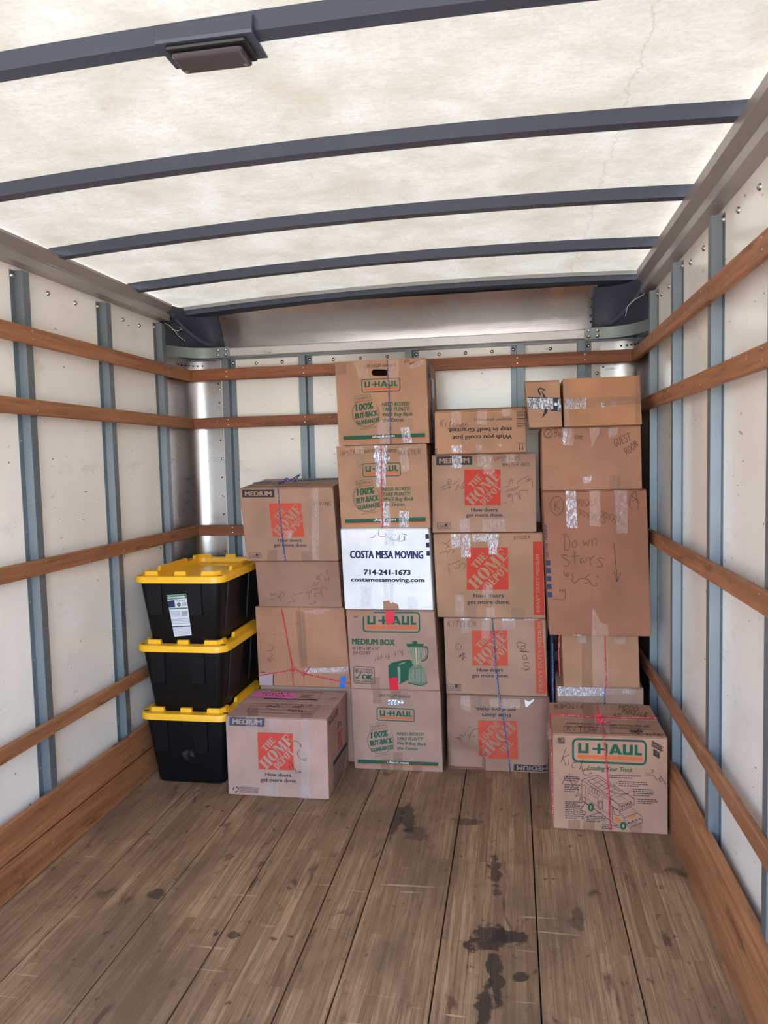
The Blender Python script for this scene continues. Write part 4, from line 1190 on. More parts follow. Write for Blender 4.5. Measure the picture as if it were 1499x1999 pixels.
h.curve([(265, 965), (260, 930), (285, 922), (300, 945), (270, 965), (285, 1035)], 4); h.stroke([(180, 1020), (300, 970)], 4); h.stroke([(195, 1048), (300, 1005)], 4); h.stroke([(320, 985), (388, 935)], 4); h.stroke([(350, 1055), (385, 990)], 4); h.curve([(400, 1000), (420, 1030), (450, 1025), (430, 990), (465, 930)], 4)
h.curve([(930, 1015), (975, 1000), (985, 950), (1015, 915)], 4); h.curve([(1020, 980), (1012, 940), (1030, 930)], 4); h.curve([(1068, 990), (1100, 940), (1210, 888)], 4); h.curve([(1180, 950), (1200, 920), (1225, 930), (1190, 955), (1240, 920), (1258, 1025)], 4); h.stroke([(940, 1068), (1105, 1005)], 4); h.stroke([(1000, 1065), (1080, 1030)], 4); h.curve([(960, 1110), (980, 1100), (990, 1130), (962, 1128), (1010, 1100), (1015, 1200)], 4); h.curve([(1045, 1105), (1065, 1085), (1090, 1115), (1110, 1165), (1105, 1070), (1130, 1055), (1160, 1060), (1195, 1050), (1195, 1080)], 4); h.stroke([(915, 1203), (955, 1192)], 4); h.stroke([(938, 945), (943, 950)], 6); h.done()
trect(f, 310, 635, 425, 795, CRINK); tape(f, [(605, 630), (805, 622), (740, 790), (610, 780)], TAPE); trect(f, 680, 760, 800, 870, TAPE); trect(f, 940, 625, 1050, 740, TAPE); trect(f, 395, 1380, 520, 1530, TAPE); trect(f, 660, 1390, 930, 1530, TAPE)

# --- B0 pharmacy box, upside down
q = [(115, 130), (1175, 95), (1185, 595), (110, 610)]
b0, f = carton('low brown box with upside-down black slogan and Kitchen handwriting, topmost of its column', (1.404, 1.402), (1.822, 1.823), 1.530, 1.730, 3.50, .38, q, K_AM, rise=.03)
t = Art(f, 'slogan_print', pen, 1); t.text('Wish you could just', (1012, 392), (312, 402), 46, 0.05); t.text('stay in bed? Granted.', (1012, 308), (262, 318), 46, 0.05); t.done()
t = Art(f, 'brand_print', dark, 1); t.text('amazon pharmacy', (1012, 205), (562, 208), 34, 0.01); t.curve([(985, 195), (940, 186), (890, 192)], 5); t.done()
t = Art(f, 'barcode', pen, 1); t.frame((1075, 128), (1167, 124), (1168, 303), (1076, 306), 4, 2)
for i, w in enumerate((6, 3, 8, 4, 3, 9, 4, 6, 3, 8, 3, 5)): t.rect(1080, 136+13.5*i, 1163, 136+13.5*i+w)
t.done()
t = Art(f, 'this_way_arrows', pen, 1); t.rect(1074, 487, 1168, 493)
for x in (1103, 1137): t.stroke([(x, 502), (x, 560)], 8); t.poly((x-13, 548), (x+13, 548), (x, 578))
t.rect(112, 545, 140, 554); t.rect(112, 568, 140, 577); t.rect(112, 590, 140, 598); t.done()
h = Art(f, 'handwriting', pen, 3); h.hand('Kitchen', (165, 300), (500, 312), 85, 4.5, 0.2); h.done()
trect(f, 305, 122, 420, 275, PALE); trect(f, 602, 112, 716, 272, PALE); tape(f, [(880, 105), (1015, 100), (985, 190), (905, 190)], PALE); trect(f, 305, 505, 420, 588, CRINK); trect(f, 590, 505, 660, 585, TAPE); trect(f, 850, 500, 880, 525, CRINK)

# ================================================================= COLUMN C
# --- C7 truck-loading box on the floor
q = [(160, 510), (1405, 570), (1410, 1610), (165, 1535)]
c7, f = carton('brown box printed with a moving truck, tied with red cord, beside the kick board', (1.906, 1.905), (2.347, 2.349), 0.0, .3945, 3.01, .39, q, (180, 142, 119))
uhaul_logo(f, (382, 568), (1172, 602), (1170, 850), (382, 808), 22, 56)
Art(f, 'title_print', green, 1).text('Loading Your Truck', (538, 902), (1032, 928), 46, 0.03, 0.25).done()
t = Art(f, 'truck_drawing', dark, 1)
for p in ([(475, 1010), (645, 955), (1045, 1215), (880, 1275), (475, 1010)], [(475, 1010), (478, 1225), (800, 1460)], [(645, 955), (645, 985), (540, 1020)], [(1045, 1215), (1045, 1275), (880, 1340), (880, 1275)], [(785, 1205), (880, 1275)], [(785, 1205), (790, 1285), (880, 1340)],
          [(540, 1020), (650, 985), (890, 1135), (790, 1195), (540, 1020)], [(805, 1295), (810, 1470), (880, 1505)], [(820, 1310), (885, 1345), (890, 1400), (830, 1385), (820, 1310)], [(890, 1355), (1010, 1300), (1075, 1370), (935, 1420), (890, 1355)], [(935, 1420), (960, 1490), (1130, 1430), (1125, 1400), (1075, 1370)], [(960, 1490), (1000, 1530), (1130, 1470), (1130, 1430)], [(475, 1225), (480, 1240), (545, 1280)], [(605, 1320), (790, 1455)]): t.stroke(p, 5)
for i in range(1, 5): t.stroke([(540+50*i, 1020+37*i), (650+48*i, 985+30*i)], 4)
t.stroke([(595, 1002), (840, 1165)], 4)
for p in ([(490, 1060), (520, 1075), (520, 1240)], [(545, 1090), (545, 1225), (640, 1290)], [(545, 1150), (650, 1215), (650, 1300)], [(705, 1190), (705, 1340), (760, 1380)], [(705, 1190), (770, 1225), (770, 1390)], [(800, 1130), (880, 1165), (990, 1160)], [(840, 1200), (960, 1160), (1040, 1215)], [(900, 1180), (960, 1225)]): t.stroke(p, 4)
for i in range(4): t.ring(575+28*i, 1110+16*i, 14, 30, 4, 0, 360, 16)
t.ring(677, 1282, 28, 45, 6); t.ring(677, 1282, 14, 34, 4)
t.text('U-HAUL', (905, 1312), (1030, 1268), 34, 0.03)
for x in (975, 1020, 1060, 1095): t.stroke([(x, 1478-(x-975)*.38), (x+18, 1470-(x-975)*.38)], 10)
t.done()
g_ = Art(f, 'wheel_print', green, 2); g_.ring(576, 1305, 22, 34, 22); g_.ring(925, 1508, 24, 34, 22); g_.done()
og = Art(f, 'orange_details', orange, 2); og.poly((988, 1408), (1058, 1382), (1075, 1398), (1005, 1426)); og.poly((835, 1400), (892, 1440), (905, 1480), (840, 1450)); og.done()
def para(x, y, w, n, dy, sl=0.045):
    sp_ = Art(f, 'instruction_print', dark, 1)
    for i in range(n):
        x0 = x
        while x0 < x+w*(1 if i < n-1 else .7):
            ww = random.uniform(10, 34); sp_.poly((x0, y+i*dy+(x0-x)*sl), (x0+ww, y+i*dy+(x0+ww-x)*sl), (x0+ww, y+i*dy+(x0+ww-x)*sl+9), (x0, y+i*dy+(x0-x)*sl+9)); x0 += ww+6
    sp_.done()
para(775, 955, 345, 2, 24); para(880, 1025, 290, 3, 22); para(1030, 1108, 220, 4, 22); para(1085, 1218, 200, 3, 20); para(285, 968, 150, 3, 20); para(288, 1055, 150, 4, 24); para(295, 1240, 180, 2, 20); para(295, 1282, 185, 7, 22); para(530, 1398, 180, 4, 18); para(697, 1492, 160, 3, 18)
for a, b in (((820, 1085), (875, 1025)), ((940, 1180), (1025, 1120)), ((1060, 1222), (1080, 1224)), ((420, 985), (455, 1005)), ((425, 1065), (470, 1070)), ((720, 1480), (750, 1440)), ((600, 1395), (680, 1360))): Art(f, 'pointer_line', dark, 1).stroke([a, b], 3).done()
h = Art(f, 'handwriting', pen, 3); h.stroke([(305, 665), (250, 820)], 5); h.stroke([(345, 735), (268, 765)], 5); h.stroke([(268, 770), (300, 850)], 5); h.stroke([(335, 790), (332, 845)], 5); h.curve([(420, 820), (380, 822), (370, 870), (395, 872)], 5); h.curve([(490, 785), (450, 900), (470, 850), (485, 920)], 5); h.curve([(490, 905), (550, 900), (545, 890), (510, 890), (490, 940), (535, 960)], 5); h.stroke([(545, 960), (585, 935)], 5); h.curve([(348, 940), (290, 1000), (262, 1050)], 5); h.stroke([(300, 955), (375, 1050)], 5); h.curve([(455, 995), (350, 1110), (420, 1100), (440, 1130), (410, 1190), (470, 1160), (450, 1230), (500, 1190), (520, 1250), (460, 1330), (520, 1360), (480, 1430), (560, 1395), (680, 1355)], 5)
for cx, cy, rx, ry, n in ((252, 585, 45, 30, 5), (1290, 655, 70, 30, 7), (1285, 735, 40, 35, 8)):
    pts = [(cx+rx*math.cos(i*.9)*(0.5+.5*math.sin(i*1.7)**2)+ (cx > 1000)*ry*.8*math.cos(i*.9)*0, cy+ry*math.sin(i*1.3)+(cx > 1000)*.55*rx*math.cos(i*.9)*.8) for i in range(n*5)]
    h.curve(pts, 4, 2)
h.curve([(1160, 935), (1220, 940), (1255, 920), (1240, 905), (1225, 915)], 5); h.curve([(1160, 958), (1250, 965), (1290, 1015), (1325, 990), (1320, 1030), (1350, 1030)], 5); h.stroke([(1320, 965), (1388, 1065)], 6); h.done()
for x0, x1 in ((330, 455), (490, 615), (995, 1130)): trect(f, x0, 1440+(x0-330)*.04, x1, 1575+(x0-330)*.045, TAN)
tp = topface(c7, 1.907, 2.346, .3945, 3.01, .39, [(150, 150), (1190, 175), (1405, 570), (160, 510)])
h = Art(tp, 'handwriting', pen, 2); h.hand('KITCHEN', (300, 480), (705, 515), 62, 5); h.hand('KITCHEN', (495, 172), (205, 172), 46, 5); h.hand('HOOD', (850, 225), (1070, 245), 55, 5, 0.3); h.hand('FRAGILE', (885, 275), (1165, 312), 45, 5, 0.3); h.hand('ST', (800, 315), (890, 310), 30, 4)
for i in range(2): h.curve([(1060+40*math.cos(k*1.3)+60*math.sin(k), 490+18*math.sin(k*2.1+i)) for k in range(14)], 4, 3)
h.hand('Kitchen', (1060, 540), (1370, 545), 36, 5); h.done()
t = Art(tp, 'flap_print', dark, 1); t.text('U-HAUL BOXES ARE DESIGNED FOR MULTIPLE USES', (305, 398), (1200, 440), 20, 0.02); t.text('REUSE   RECYCLE   STORE IN A DRY PLACE', (415, 430), (1085, 455), 14, 0.01); t.frame((275, 430), (1230, 465), (1255, 525), (280, 500), 3, 4); t.stroke([(705, 462), (715, 515)], 3); t.stroke([(770, 465), (785, 518)], 3); t.done()
trect(tp, 485, 160, 600, 500, TAN); tape(tp, [(720, 530), (860, 535), (860, 560), (730, 556)], CRINK); trect(tp, 640, 170, 760, 520, TAPE)
zt = .3945+.003
rope('cord', c7, [(1.903, 3.012, .05), (1.9035, 3.06, .30), (1.903, 3.20, .392), tp.at((160, 290), .003), tp.at((640, 322), .004), tp.at((1260, 328), .003), (2.3505, 3.24, .392), (2.352, 3.2, .1)], .003, ROPER)
rp = rope('cord', c7, [tp.at((632, 165), .003), tp.at((648, 310), .004), tp.at((690, 450), .003), tp.at((712, 545), .004), f.at((712, 532), .004), f.at((735, 720), .004), f.at((765, 1100), .004), f.at((790, 1565), .003)], .003, ROPER)
knot(c7, tp.at((645, 325), .006), .007, ROPER, rp); knot(c7, tp.at((660, 375), .005), .006, ROPER, rp)
rope('cord', c7, [tp.at((660, 375), .004), tp.at((700, 385), .008), tp.at((770, 378), .004)], .003, ROPER)
# ragged torn tape on the left edge of the lid
bm = bmesh.new()
pr = [(1.904, 3.02, .396), (1.900, 3.06, .392), (1.896, 3.12, .385), (1.899, 3.20, .392), (1.905, 3.30, .396)]
lo = [(1.903, 3.012, .372), (1.889, 3.05, .355), (1.886, 3.10, .36), (1.893, 3.18, .37), (1.902, 3.28, .382)]
A = [bm.verts.new(p) for p in pr]; Bv = [bm.verts.new(p) for p in lo]
for i in range(4): bm.faces.new((A[i], A[i+1], Bv[i+1], Bv[i]))
from_bm('torn_tape', bm, PALE, c7, c7.location)

# --- C6 low box behind it
q = [(245, 770), (1350, 800), (1355, 980), (245, 960)]
c6, f = carton('brown box wrapped in shiny clear tape with blue cord, behind the truck-printed box', (1.948, 1.948), (2.325, 2.327), 0.0, .4635, 3.425, .44, [(245, 770), (1350, 800), (1362, 2160), (245, 2120)], (168, 138, 122))
tape(f, [(245, 775), (850, 785), (850, 905), (245, 900)], CRINK); tape(f, [(850, 790), (1250, 798), (1250, 880), (850, 880)], TAPE); trect(f, 1080, 808, 1170, 860, CRINK)
rope('cord', c6, [f.at((856, 790), .002), f.at((852, 1000), .003), f.at((850, 1500), .003)], .0028, ROPEB)

# --- C5 
q = [(300, 140), (1280, 140), (1300, 800), (325, 795)]
c5, f = carton('plain brown box with pale tape strip and red cord, under the tall dish box', (1.968, 1.975), (2.302, 2.309), .4645, .7125, 3.42, .44, q, K_PL)
tape(f, [(685, 142), (870, 142), (905, 795), (712, 795)], PALE); trect(f, 560, 145, 690, 790, TAN); trect(f, 500, 145, 620, 260, TAPE); trect(f, 980, 145, 1110, 270, TAPE)
Art(f, 'torn_fold', kraft(K_AM), 2).poly((325, 795), (335, 745), (390, 715), (560, 745), (560, 795)).done()
rope('cord', c5, [f.at((852, 142), .003), f.at((862, 480), .004), f.at((870, 800), .003)], .003, ROPER)
rope('cord', c5, [(1.962, 3.47, .71), (1.958, 3.47, .60), (1.962, 3.46, .50)], .003, ROPER)

# --- C4 dish pack
q = [(115, 140), (1330, 80), (1390, 1800), (195, 1805)]
c4, f = carton('tall reddish-brown dish box with Down Stairs handwriting and navy squares along its edge', (1.888, 1.912), (2.327, 2.348), .7135, 1.3565, 3.36, .46, q, K_RED)
for i in range(5): Art(f, 'navy_square', blueink, 1).poly((148+5*i, 940+92*i), (204+5*i, 938+92*i), (208+5*i, 998+92*i), (152+5*i, 1000+92*i)).done()
t = Art(f, 'edge_print', blueink, 1); t.text('DISH PAK', (188, 910), (176, 732), 40, 0.015); t.text('PIONEER', (174, 702), (160, 520), 38, 0.04); t.done()
h = Art(f, 'handwriting', pen, 2); h.ring(282, 305, 76, 106, 5); h.stroke([(258, 250), (258, 360)], 5); h.stroke([(310, 235), (262, 310)], 5); h.stroke([(265, 305), (318, 348)], 5)
h.done(); h = Art(f, 'handwriting', pen, 2); h.stroke([(370, 640), (372, 815)], 5); h.curve([(352, 640), (385, 630), (425, 690), (430, 770), (400, 820), (375, 812)], 5); h.curve([(490, 700), (458, 745), (475, 785), (515, 760), (500, 705), (485, 700)], 5); h.curve([(580, 695), (600, 760), (620, 715), (640, 760), (660, 685)], 5); h.curve([(685, 680), (695, 760)], 5); h.curve([(690, 710), (720, 670), (738, 690), (740, 765)], 5)
h.done(); h = Art(f, 'handwriting', pen, 2); h.curve([(420, 885), (350, 870), (335, 885), (380, 920), (430, 960), (410, 1000), (360, 1000)], 5); h.stroke([(485, 815), (490, 985)], 5); h.stroke([(445, 890), (545, 880)], 5); h.curve([(590, 905), (555, 920), (560, 965), (595, 935), (600, 970)], 5); h.stroke([(625, 890), (622, 955)], 5); h.stroke([(620, 830), (628, 836)], 6); h.curve([(660, 890), (672, 985)], 5); h.curve([(668, 930), (690, 890), (722, 885)], 5); h.curve([(830, 910), (780, 895), (760, 915), (800, 960), (805, 1000), (740, 998)], 5)
h.done(); h = Art(f, 'handwriting', pen, 2); h.curve([(362, 1050), (372, 1105), (420, 1110), (410, 1080), (390, 1100), (400, 1135)], 5); h.curve([(450, 1085), (470, 1125), (455, 1170), (490, 1195), (520, 1170), (545, 1145), (610, 1145), (660, 1160), (640, 1190), (600, 1195)], 5); h.stroke([(610, 1135), (665, 1085)], 5); h.curve([(660, 1160), (690, 1215), (740, 1220), (745, 1190), (725, 1195)], 5); h.stroke([(735, 1105), (765, 1130)], 5)
h.done(); h = Art(f, 'handwriting', pen, 2); h.curve([(372, 1285), (320, 1275), (318, 1300), (370, 1285), (378, 1290), (375, 1385), (310, 1392), (235, 1390)], 5); h.stroke([(945, 718), (985, 1165)], 6); h.stroke([(945, 1045), (980, 1168)], 5); h.stroke([(1028, 1062), (982, 1168)], 5)
h.curve([(1215, 175), (1195, 110), (1150, 160), (1125, 240), (1135, 290), (1165, 318)], 5); h.curve([(1210, 140), (1228, 250), (1230, 325)], 5); h.stroke([(1140, 150), (1245, 238)], 5); h.stroke([(1215, 185), (1165, 225)], 5)
for rowx, rowy, n in ((510, 260, 10), (530, 370, 14), (800, 380, 12)):
    h.curve([(rowx+(20 if n < 13 else 24)*k*0.7+30*math.sin(k*2.3), rowy+45*math.cos(k*1.9)+(k*5 if n > 10 else 0)) for k in range(n+6)], 4, 3)
h.done()
tape(f, [(382, 118), (500, 112), (520, 555), (395, 560)], CRINK); tape(f, [(662, 110), (785, 104), (788, 535), (660, 525)], PALE); tape(f, [(948, 100), (1100, 95), (1105, 600), (980, 610)], TAPE)
Art(f, 'pale_tape', PALE, 4).poly((692, 1482), (715, 1500), (790, 1640), (872, 1670), (880, 1800), (688, 1802)).done(); tape(f, [(470, 1792), (560, 1790), (560, 1803), (470, 1804)], CRINK)

# --- C3 bedroom / guest room
q = [(260, 665), (1340, 590), (1355, 1290), (270, 1340)]
c3, f = carton('brown box with Bedroom and GUEST ROOM handwriting, standing on the tall dish box', (1.887, 1.888), (2.304, 2.310), 1.3575, 1.6335, 3.365, .44, q, (168, 124, 101))
h = Art(f, 'handwriting', pen, 2); h.ring(328, 722, 44, 48, 5); h.ring(328, 722, 34, 38, 4, 30, 330); h.stroke([(318, 740), (345, 705)], 5); h.hand('Bedroom', (385, 745), (705, 775), 75, 4.5); h.hand('GUEST', (1060, 838), (1240, 752), 80, 5, 0.1); h.hand('ROOM', (1185, 925), (1320, 815), 75, 5, 0.1); h.done()
trect(f, 490, 652, 605, 838, TAPE); tape(f, [(485, 665), (545, 662), (510, 840), (488, 840)], CRINK, n=8); tape(f, [(775, 640), (890, 632), (885, 700), (800, 850)], PALE); tape(f, [(985, 632), (1090, 625), (1080, 700), (985, 760)], TAPE); tape(f, [(705, 1180), (820, 1160), (780, 1230), (715, 1245)], CRINK); trect(f, 1000, 1150, 1110, 1295, TAN)

# --- C2 taped box on its side
q = [(480, 120), (1320, 45), (1355, 570), (500, 640)]
c2, f = carton('plain brown box with a taped seam across its face, on the Bedroom box', (1.977, 1.981), (2.295, 2.305), 1.6345, 1.8405, 3.335, .38, q, (180, 133, 98), flaps='h')
tape(f, [(500, 325), (1330, 262), (1335, 345), (500, 445)], TAN); tape(f, [(505, 325), (740, 310), (740, 430), (508, 445)], CRINK); trect(f, 485, 118, 545, 636, TAN); trect(f, 1275, 60, 1335, 575, TAN); tape(f, [(508, 400), (552, 395), (552, 636), (512, 638)], TAPE); trect(f, 900, 345, 940, 402, CRINK); trect(f, 1015, 330, 1062, 398, TAPE)

# --- C1 small smile box, slightly tilted
q = [(90, 150), (455, 100), (490, 640), (140, 690)]
c1, f = carton('small brown parcel with black curved arrow and dark tape, beside the taped box', (1.815, 1.834), (1.963, 1.974), 1.6345, 1.8355, 3.325, .26, q, (176, 139, 114))
t = Art(f, 'arrow_print', pen, 1)
top_ = [(268, 250), (295, 300), (318, 380), (322, 440), (310, 500), (275, 565)]
wid = [8, 22, 30, 34, 30, 4]
L_ = [(x-w_/2, y) for (x, y), w_ in zip(top_, wid)]; R_ = [(x+w_/2, y) for (x, y), w_ in zip(top_, wid)]
n = len(L_); t.add(L_+R_, [(i, i+1, n+i+1, n+i) for i in range(n-1)])
t.curve([(305, 238), (270, 222), (245, 225), (238, 250), (258, 300)], 16); t.done()
tk = Art(f, 'dark_tape', slate if False else dark, 2); tk.poly((118, 335), (470, 310), (480, 465), (370, 475), (365, 460), (125, 465)); tk.done()
Art(f, 'tape_dot', paper, 3).ring(420, 392, 9, 9, 18, 0, 360, 14).done()
tape(f, [(112, 350), (390, 320), (392, 455), (125, 470)], CRINK); trect(f, 440, 325, 480, 460, CRINK)
Art(f, 'fold_crease', kraft((160, 122, 94)), 1).stroke([(165, 610), (490, 575)], 4).stroke([(150, 640), (200, 540), (285, 520)], 3).done()

# dark blue thing wedged in the gap
sb = thing('storage_bag', 'dark blue bag wedged in the gap beside the box with the pale tape strip', 'bag', (1.938, 3.72, 0.0))
bm = bmesh.new(); bm_box(bm, 1.9245, 1.944, 3.60, 3.84, 0.0, .69, .007, 3)
from_bm('bag_body', bm, plain('dark blue fabric', (20, 30, 56), 0.7), sb, sb.location)
tube('bag_strap', [(1.936, 3.592, .62), (1.936, 3.575, .45), (1.937, 3.58, .25), (1.936, 3.593, .12)], .004, ROPEB, sb, sb.location)

# ================================================================= COLUMN D
# --- D5 hidden lower box
d5, f = carton('brown box on the floor behind the box with the pink label', (.478, .478), (.962, .962), 0.0, .3835, 3.575, .40, [(0, 0), (100, 0), (100, 100), (0, 100)], K_LAV)
# --- D3 box with vertical seam
q = [(115, 690), (1270, 700), (1365, 1760), (165, 1730)]
d3, f = carton('tan creased box with a vertical seam, red cord and knot across its face', (.472, .478), (.931, .956), .3855, .7905, 3.555, .40, q, (180, 135, 108), flaps='v')
tape(f, [(640, 745), (760, 742), (800, 1480), (700, 1480)], TAN); trect(f, 740, 1480, 1330, 1560, TAPE); tape(f, [(770, 1495), (1330, 1470), (1335, 1530), (780, 1560)], CRINK, n=1); tape(f, [(685, 745), (1110, 715), (1110, 740), (930, 795)], TAPE)
cr = Art(f, 'creases', kraft((158, 112, 84)), 1)
for a, b in (((130, 810), (680, 800)), ((140, 870), (700, 925)), ((150, 1040), (700, 1055)), ((725, 1165), (1315, 1145)), ((730, 1230), (1320, 1240)), ((740, 1368), (1330, 1350)), ((160, 1475), (740, 1480)), ((370, 1670), (740, 1668)), ((760, 985), (1290, 975)), ((360, 870), (365, 1400))): cr.stroke([a, b], 3)
cr.done()
h = Art(f, 'handwriting', pen, 2); h.stroke([(310, 1155), (316, 1205)], 4); h.curve([(330, 1205), (350, 1205), (352, 1225), (332, 1228), (340, 1255), (290, 1260)], 4); h.curve([(320, 1300), (345, 1310), (330, 1335), (310, 1340), (340, 1370), (345, 1350)], 4); h.curve([(285, 1350), (295, 1395), (325, 1390), (300, 1365)], 5); h.done()
Art(f, 'paper_label', ink('faint lavender', (170, 150, 150)), 2).poly((170, 1570), (340, 1565), (342, 1728), (172, 1726)).done()
Art(f, 'label_strip', dark, 3).rect(350, 1580, 362, 1725).rect(172, 1545, 250, 1552).done()
Art(f, 'blue_tape', bluetape, 5).poly((1228, 1600), (1300, 1598), (1288, 1758), (1212, 1758)).done()
rp = rope('cord', d3, [f.at((462, 715), .003), f.at((480, 800), .004), f.at((550, 1180), .006), f.at((605, 1470), .006), f.at((612, 1755), .004)], .003, ROPER)
rope('cord', d3, [f.at((160, 1595), .003), f.at((590, 1515), .006), f.at((640, 1500), .006), f.at((740, 1560), .006), f.at((1200, 1665), .004), f.at((1358, 1700), .003)], .003, ROPER)
knot(d3, f.at((605, 1505), .008), .0055, ROPER, rp); knot(d3, f.at((748, 1560), .007), .004, ROPER, rp)
rope('cord', d3, [f.at((770, 1560), .006), f.at((800, 1510), .010), f.at((832, 1468), .006)], .003, ROPER)

# --- D2 plain
q = [(110, 110), (1200, 75), (1240, 640), (160, 685)]
d2, f = carton('plain brown box with cursive marker scribbles, under the DINING box', (.487, .500), (.915, .926), .793, 1.0265, 3.535, .40, q, (164, 128, 112))
h = Art(f, 'handwriting', pen, 2); h.curve([(915, 305), (925, 280), (950, 270), (960, 300), (925, 310), (990, 235)], 4); h.stroke([(960, 300), (975, 335)], 4); h.curve([(1025, 280), (1045, 330)], 4); h.stroke([(1055, 195), (1060, 245)], 4); h.curve([(1075, 275), (1085, 310), (1065, 315)], 4); h.stroke([(870, 405), (905, 345)], 4); h.stroke([(905, 402), (950, 345)], 4); h.curve([(850, 488), (860, 450), (945, 418)], 4); h.curve([(905, 535), (900, 490), (940, 480), (975, 465), (980, 420), (1020, 405), (1058, 430)], 4); h.curve([(975, 470), (1005, 512)], 4); h.curve([(825, 620), (890, 600), (910, 600), (905, 570), (890, 585)], 4); h.curve([(550, 625), (590, 590), (635, 600), (630, 560)], 4); h.stroke([(597, 515), (597, 560)], 4); h.stroke([(625, 515), (745, 482)], 4); h.curve([(775, 485), (825, 480), (822, 550)], 4); h.curve([(320, 525), (340, 515), (330, 535), (365, 520), (385, 505), (395, 525)], 4); h.curve([(410, 545), (440, 555), (445, 530), (475, 485), (505, 500), (490, 530)], 4); h.curve([(430, 545), (450, 560), (450, 600)], 4); h.stroke([(320, 580), (360, 578)], 4); h.done()

# --- D1 dining
q = [(95, 230), (1245, 165), (1310, 1070), (185, 1105)]
d1, f = carton('brown DINING box tied with a blue cord knot on top, resting above the yellow lid', (.430, .455), (.905, .922), 1.0275, 1.388, 3.505, .40, q, K_HD, rise=.034)
hd_logo(f, (460, 400), (855, 382), (892, 792), (505, 805), redfade, kraft(K_HD))
doers(f, (568, 862), (858, 852), (518, 922), (930, 910), 40)
m = Art(f, 'size_block', dark, 1); m.poly((132, 245), (524, 225), (528, 322), (138, 338)); mo = m.done()
Art(f, 'size_lettering', kraft(K_HD), 2).text('MEDIUM', (168, 318), (494, 304), 58, 0.055).done(mo)
usa(f, (217, 1003), (362, 1000), (368, 1060), (220, 1066))
h = Art(f, 'handwriting', pen, 2); h.hand('DINING', (985, 405), (1228, 395), 50, 4); h.done()
trect(f, 985, 190, 1070, 1060, TAPE); trect(f, 440, 960, 560, 1085, TAN); trect(f, 860, 965, 985, 1075, TAN)
tape(f, [(650, 720), (760, 720), (740, 820), (640, 800)], TAPE)
Art(f, 'creases', kraft((150, 118, 98)), 1).stroke([(1050, 330), (1230, 420)], 3).stroke([(1045, 600), (1260, 615)], 3).stroke([(960, 860), (1060, 830)], 3).done()
tp = topface(d1, .431, .904, 1.388, 3.505, .40, [(400, 95), (1315, 65), (1245, 165), (95, 230)], .034)
Art(tp, 'pink_label', pinkm, 1).poly((560, 105), (850, 95), (760, 128), (530, 128)).done()
t = Art(tp, 'flap_print', dark, 1); t.frame((320, 165), (1000, 135), (930, 170), (250, 200), 4, 4); t.rect(640, 100, 900, 104); t.stroke([(760, 160), (830, 110)], 4); t.done()
rope('cord', d1, [(.428, 3.62, 1.12), (.4265, 3.64, 1.37), tp.at((270, 150), .003), tp.at((640, 128), .004), tp.at((1290, 75), .003)], .003, ROPEB)
rp = rope('cord', d1, [tp.at((690, 118), .005), tp.at((620, 160), .005), f.at((572, 190), .004), f.at((590, 480), .004), f.at((630, 850), .004), f.at((662, 1095), .003)], .003, ROPEB)
knot(d1, tp.at((700, 120), .008), .006, ROPEB, rp); knot(d1, tp.at((640, 145), .006), .005, ROPEB, rp)
rope('cord', d1, [tp.at((740, 115), .006), tp.at((800, 95), .018), tp.at((835, 85), .024), tp.at((790, 130), .006)], .003, ROPEB)

# --- D4 front box on the floor
q = [(55, 430), (1155, 475), (1180, 1350), (90, 1270)]
d4, f = carton('brown MEDIUM box on the floor with pink label on its lid, beside the totes', (.458, .459), (.934, .933), 0.0, .368, 3.15, .40, q, (184, 154, 143))
hd_logo(f, (400, 607), (780, 625), (795, 1025), (415, 1002), ink('orange red pale', (192, 66, 50)), kraft((184, 154, 143)))
doers(f, (485, 1078), (765, 1095), (433, 1135), (828, 1155), 40)
m = Art(f, 'size_block', slate, 1); m.poly((100, 442), (478, 458), (476, 550), (100, 532)); mo = m.done()
Art(f, 'size_lettering', kraft((184, 154, 143)), 2).text('MEDIUM', (132, 515), (446, 528), 56, 0.055).done(mo)
rc = Art(f, 'recycling_stamp', dark, 1)
for k in range(3):
    a0 = -90+120*k
    rc.stroke([(168+26*math.cos(math.radians(a0+d)), 1216+28*math.sin(math.radians(a0+d))) for d in (10, 40, 70, 85)], 11)
rc.frame((205, 1190), (417, 1205), (416, 1258), (204, 1245), 4, 3); rc.text('MADE FROM 100%', (218, 1216), (405, 1229), 15, 0.02); rc.text('RECYCLED PAPER', (218, 1238), (406, 1250), 15, 0.02); rc.done()
h = Art(f, 'handwriting', pen, 3); h.curve([(755, 780), (770, 725), (800, 702), (850, 725), (870, 770), (878, 735)], 5); h.curve([(855, 800), (835, 830), (848, 880), (885, 905), (920, 920), (935, 905), (910, 890), (905, 915)], 5); h.curve([(740, 925), (760, 942), (785, 940)], 5); h.curve([(745, 962), (758, 1008)], 5); h.curve([(775, 955), (785, 990), (820, 1020), (815, 1050), (850, 1045), (878, 1050), (860, 1030), (835, 1045)], 5); h.done()
trect(f, 275, 440, 400, 610, TAPE); trect(f, 525, 460, 655, 605, TAPE); trect(f, 875, 470, 975, 1340, TAPE); trect(f, 495, 1160, 620, 1310, TAPE); trect(f, 860, 1180, 990, 1330, TAPE)
tp = topface(d4, .459, .933, .368, 3.15, .40, [(400, 120), (1390, 160), (1155, 475), (55, 430)])
pk = Art(tp, 'pink_label', pinkm, 3).poly((400, 155), (850, 178), (798, 242), (345, 212)).done()
h = Art(tp, 'handwriting', pen, 4); h.hand('Upstairs', (800, 207), (500, 190), 26, 4); h.hand('Guest Room'.replace(' ', ''), (775, 180), (470, 163), 24, 4); h.done()
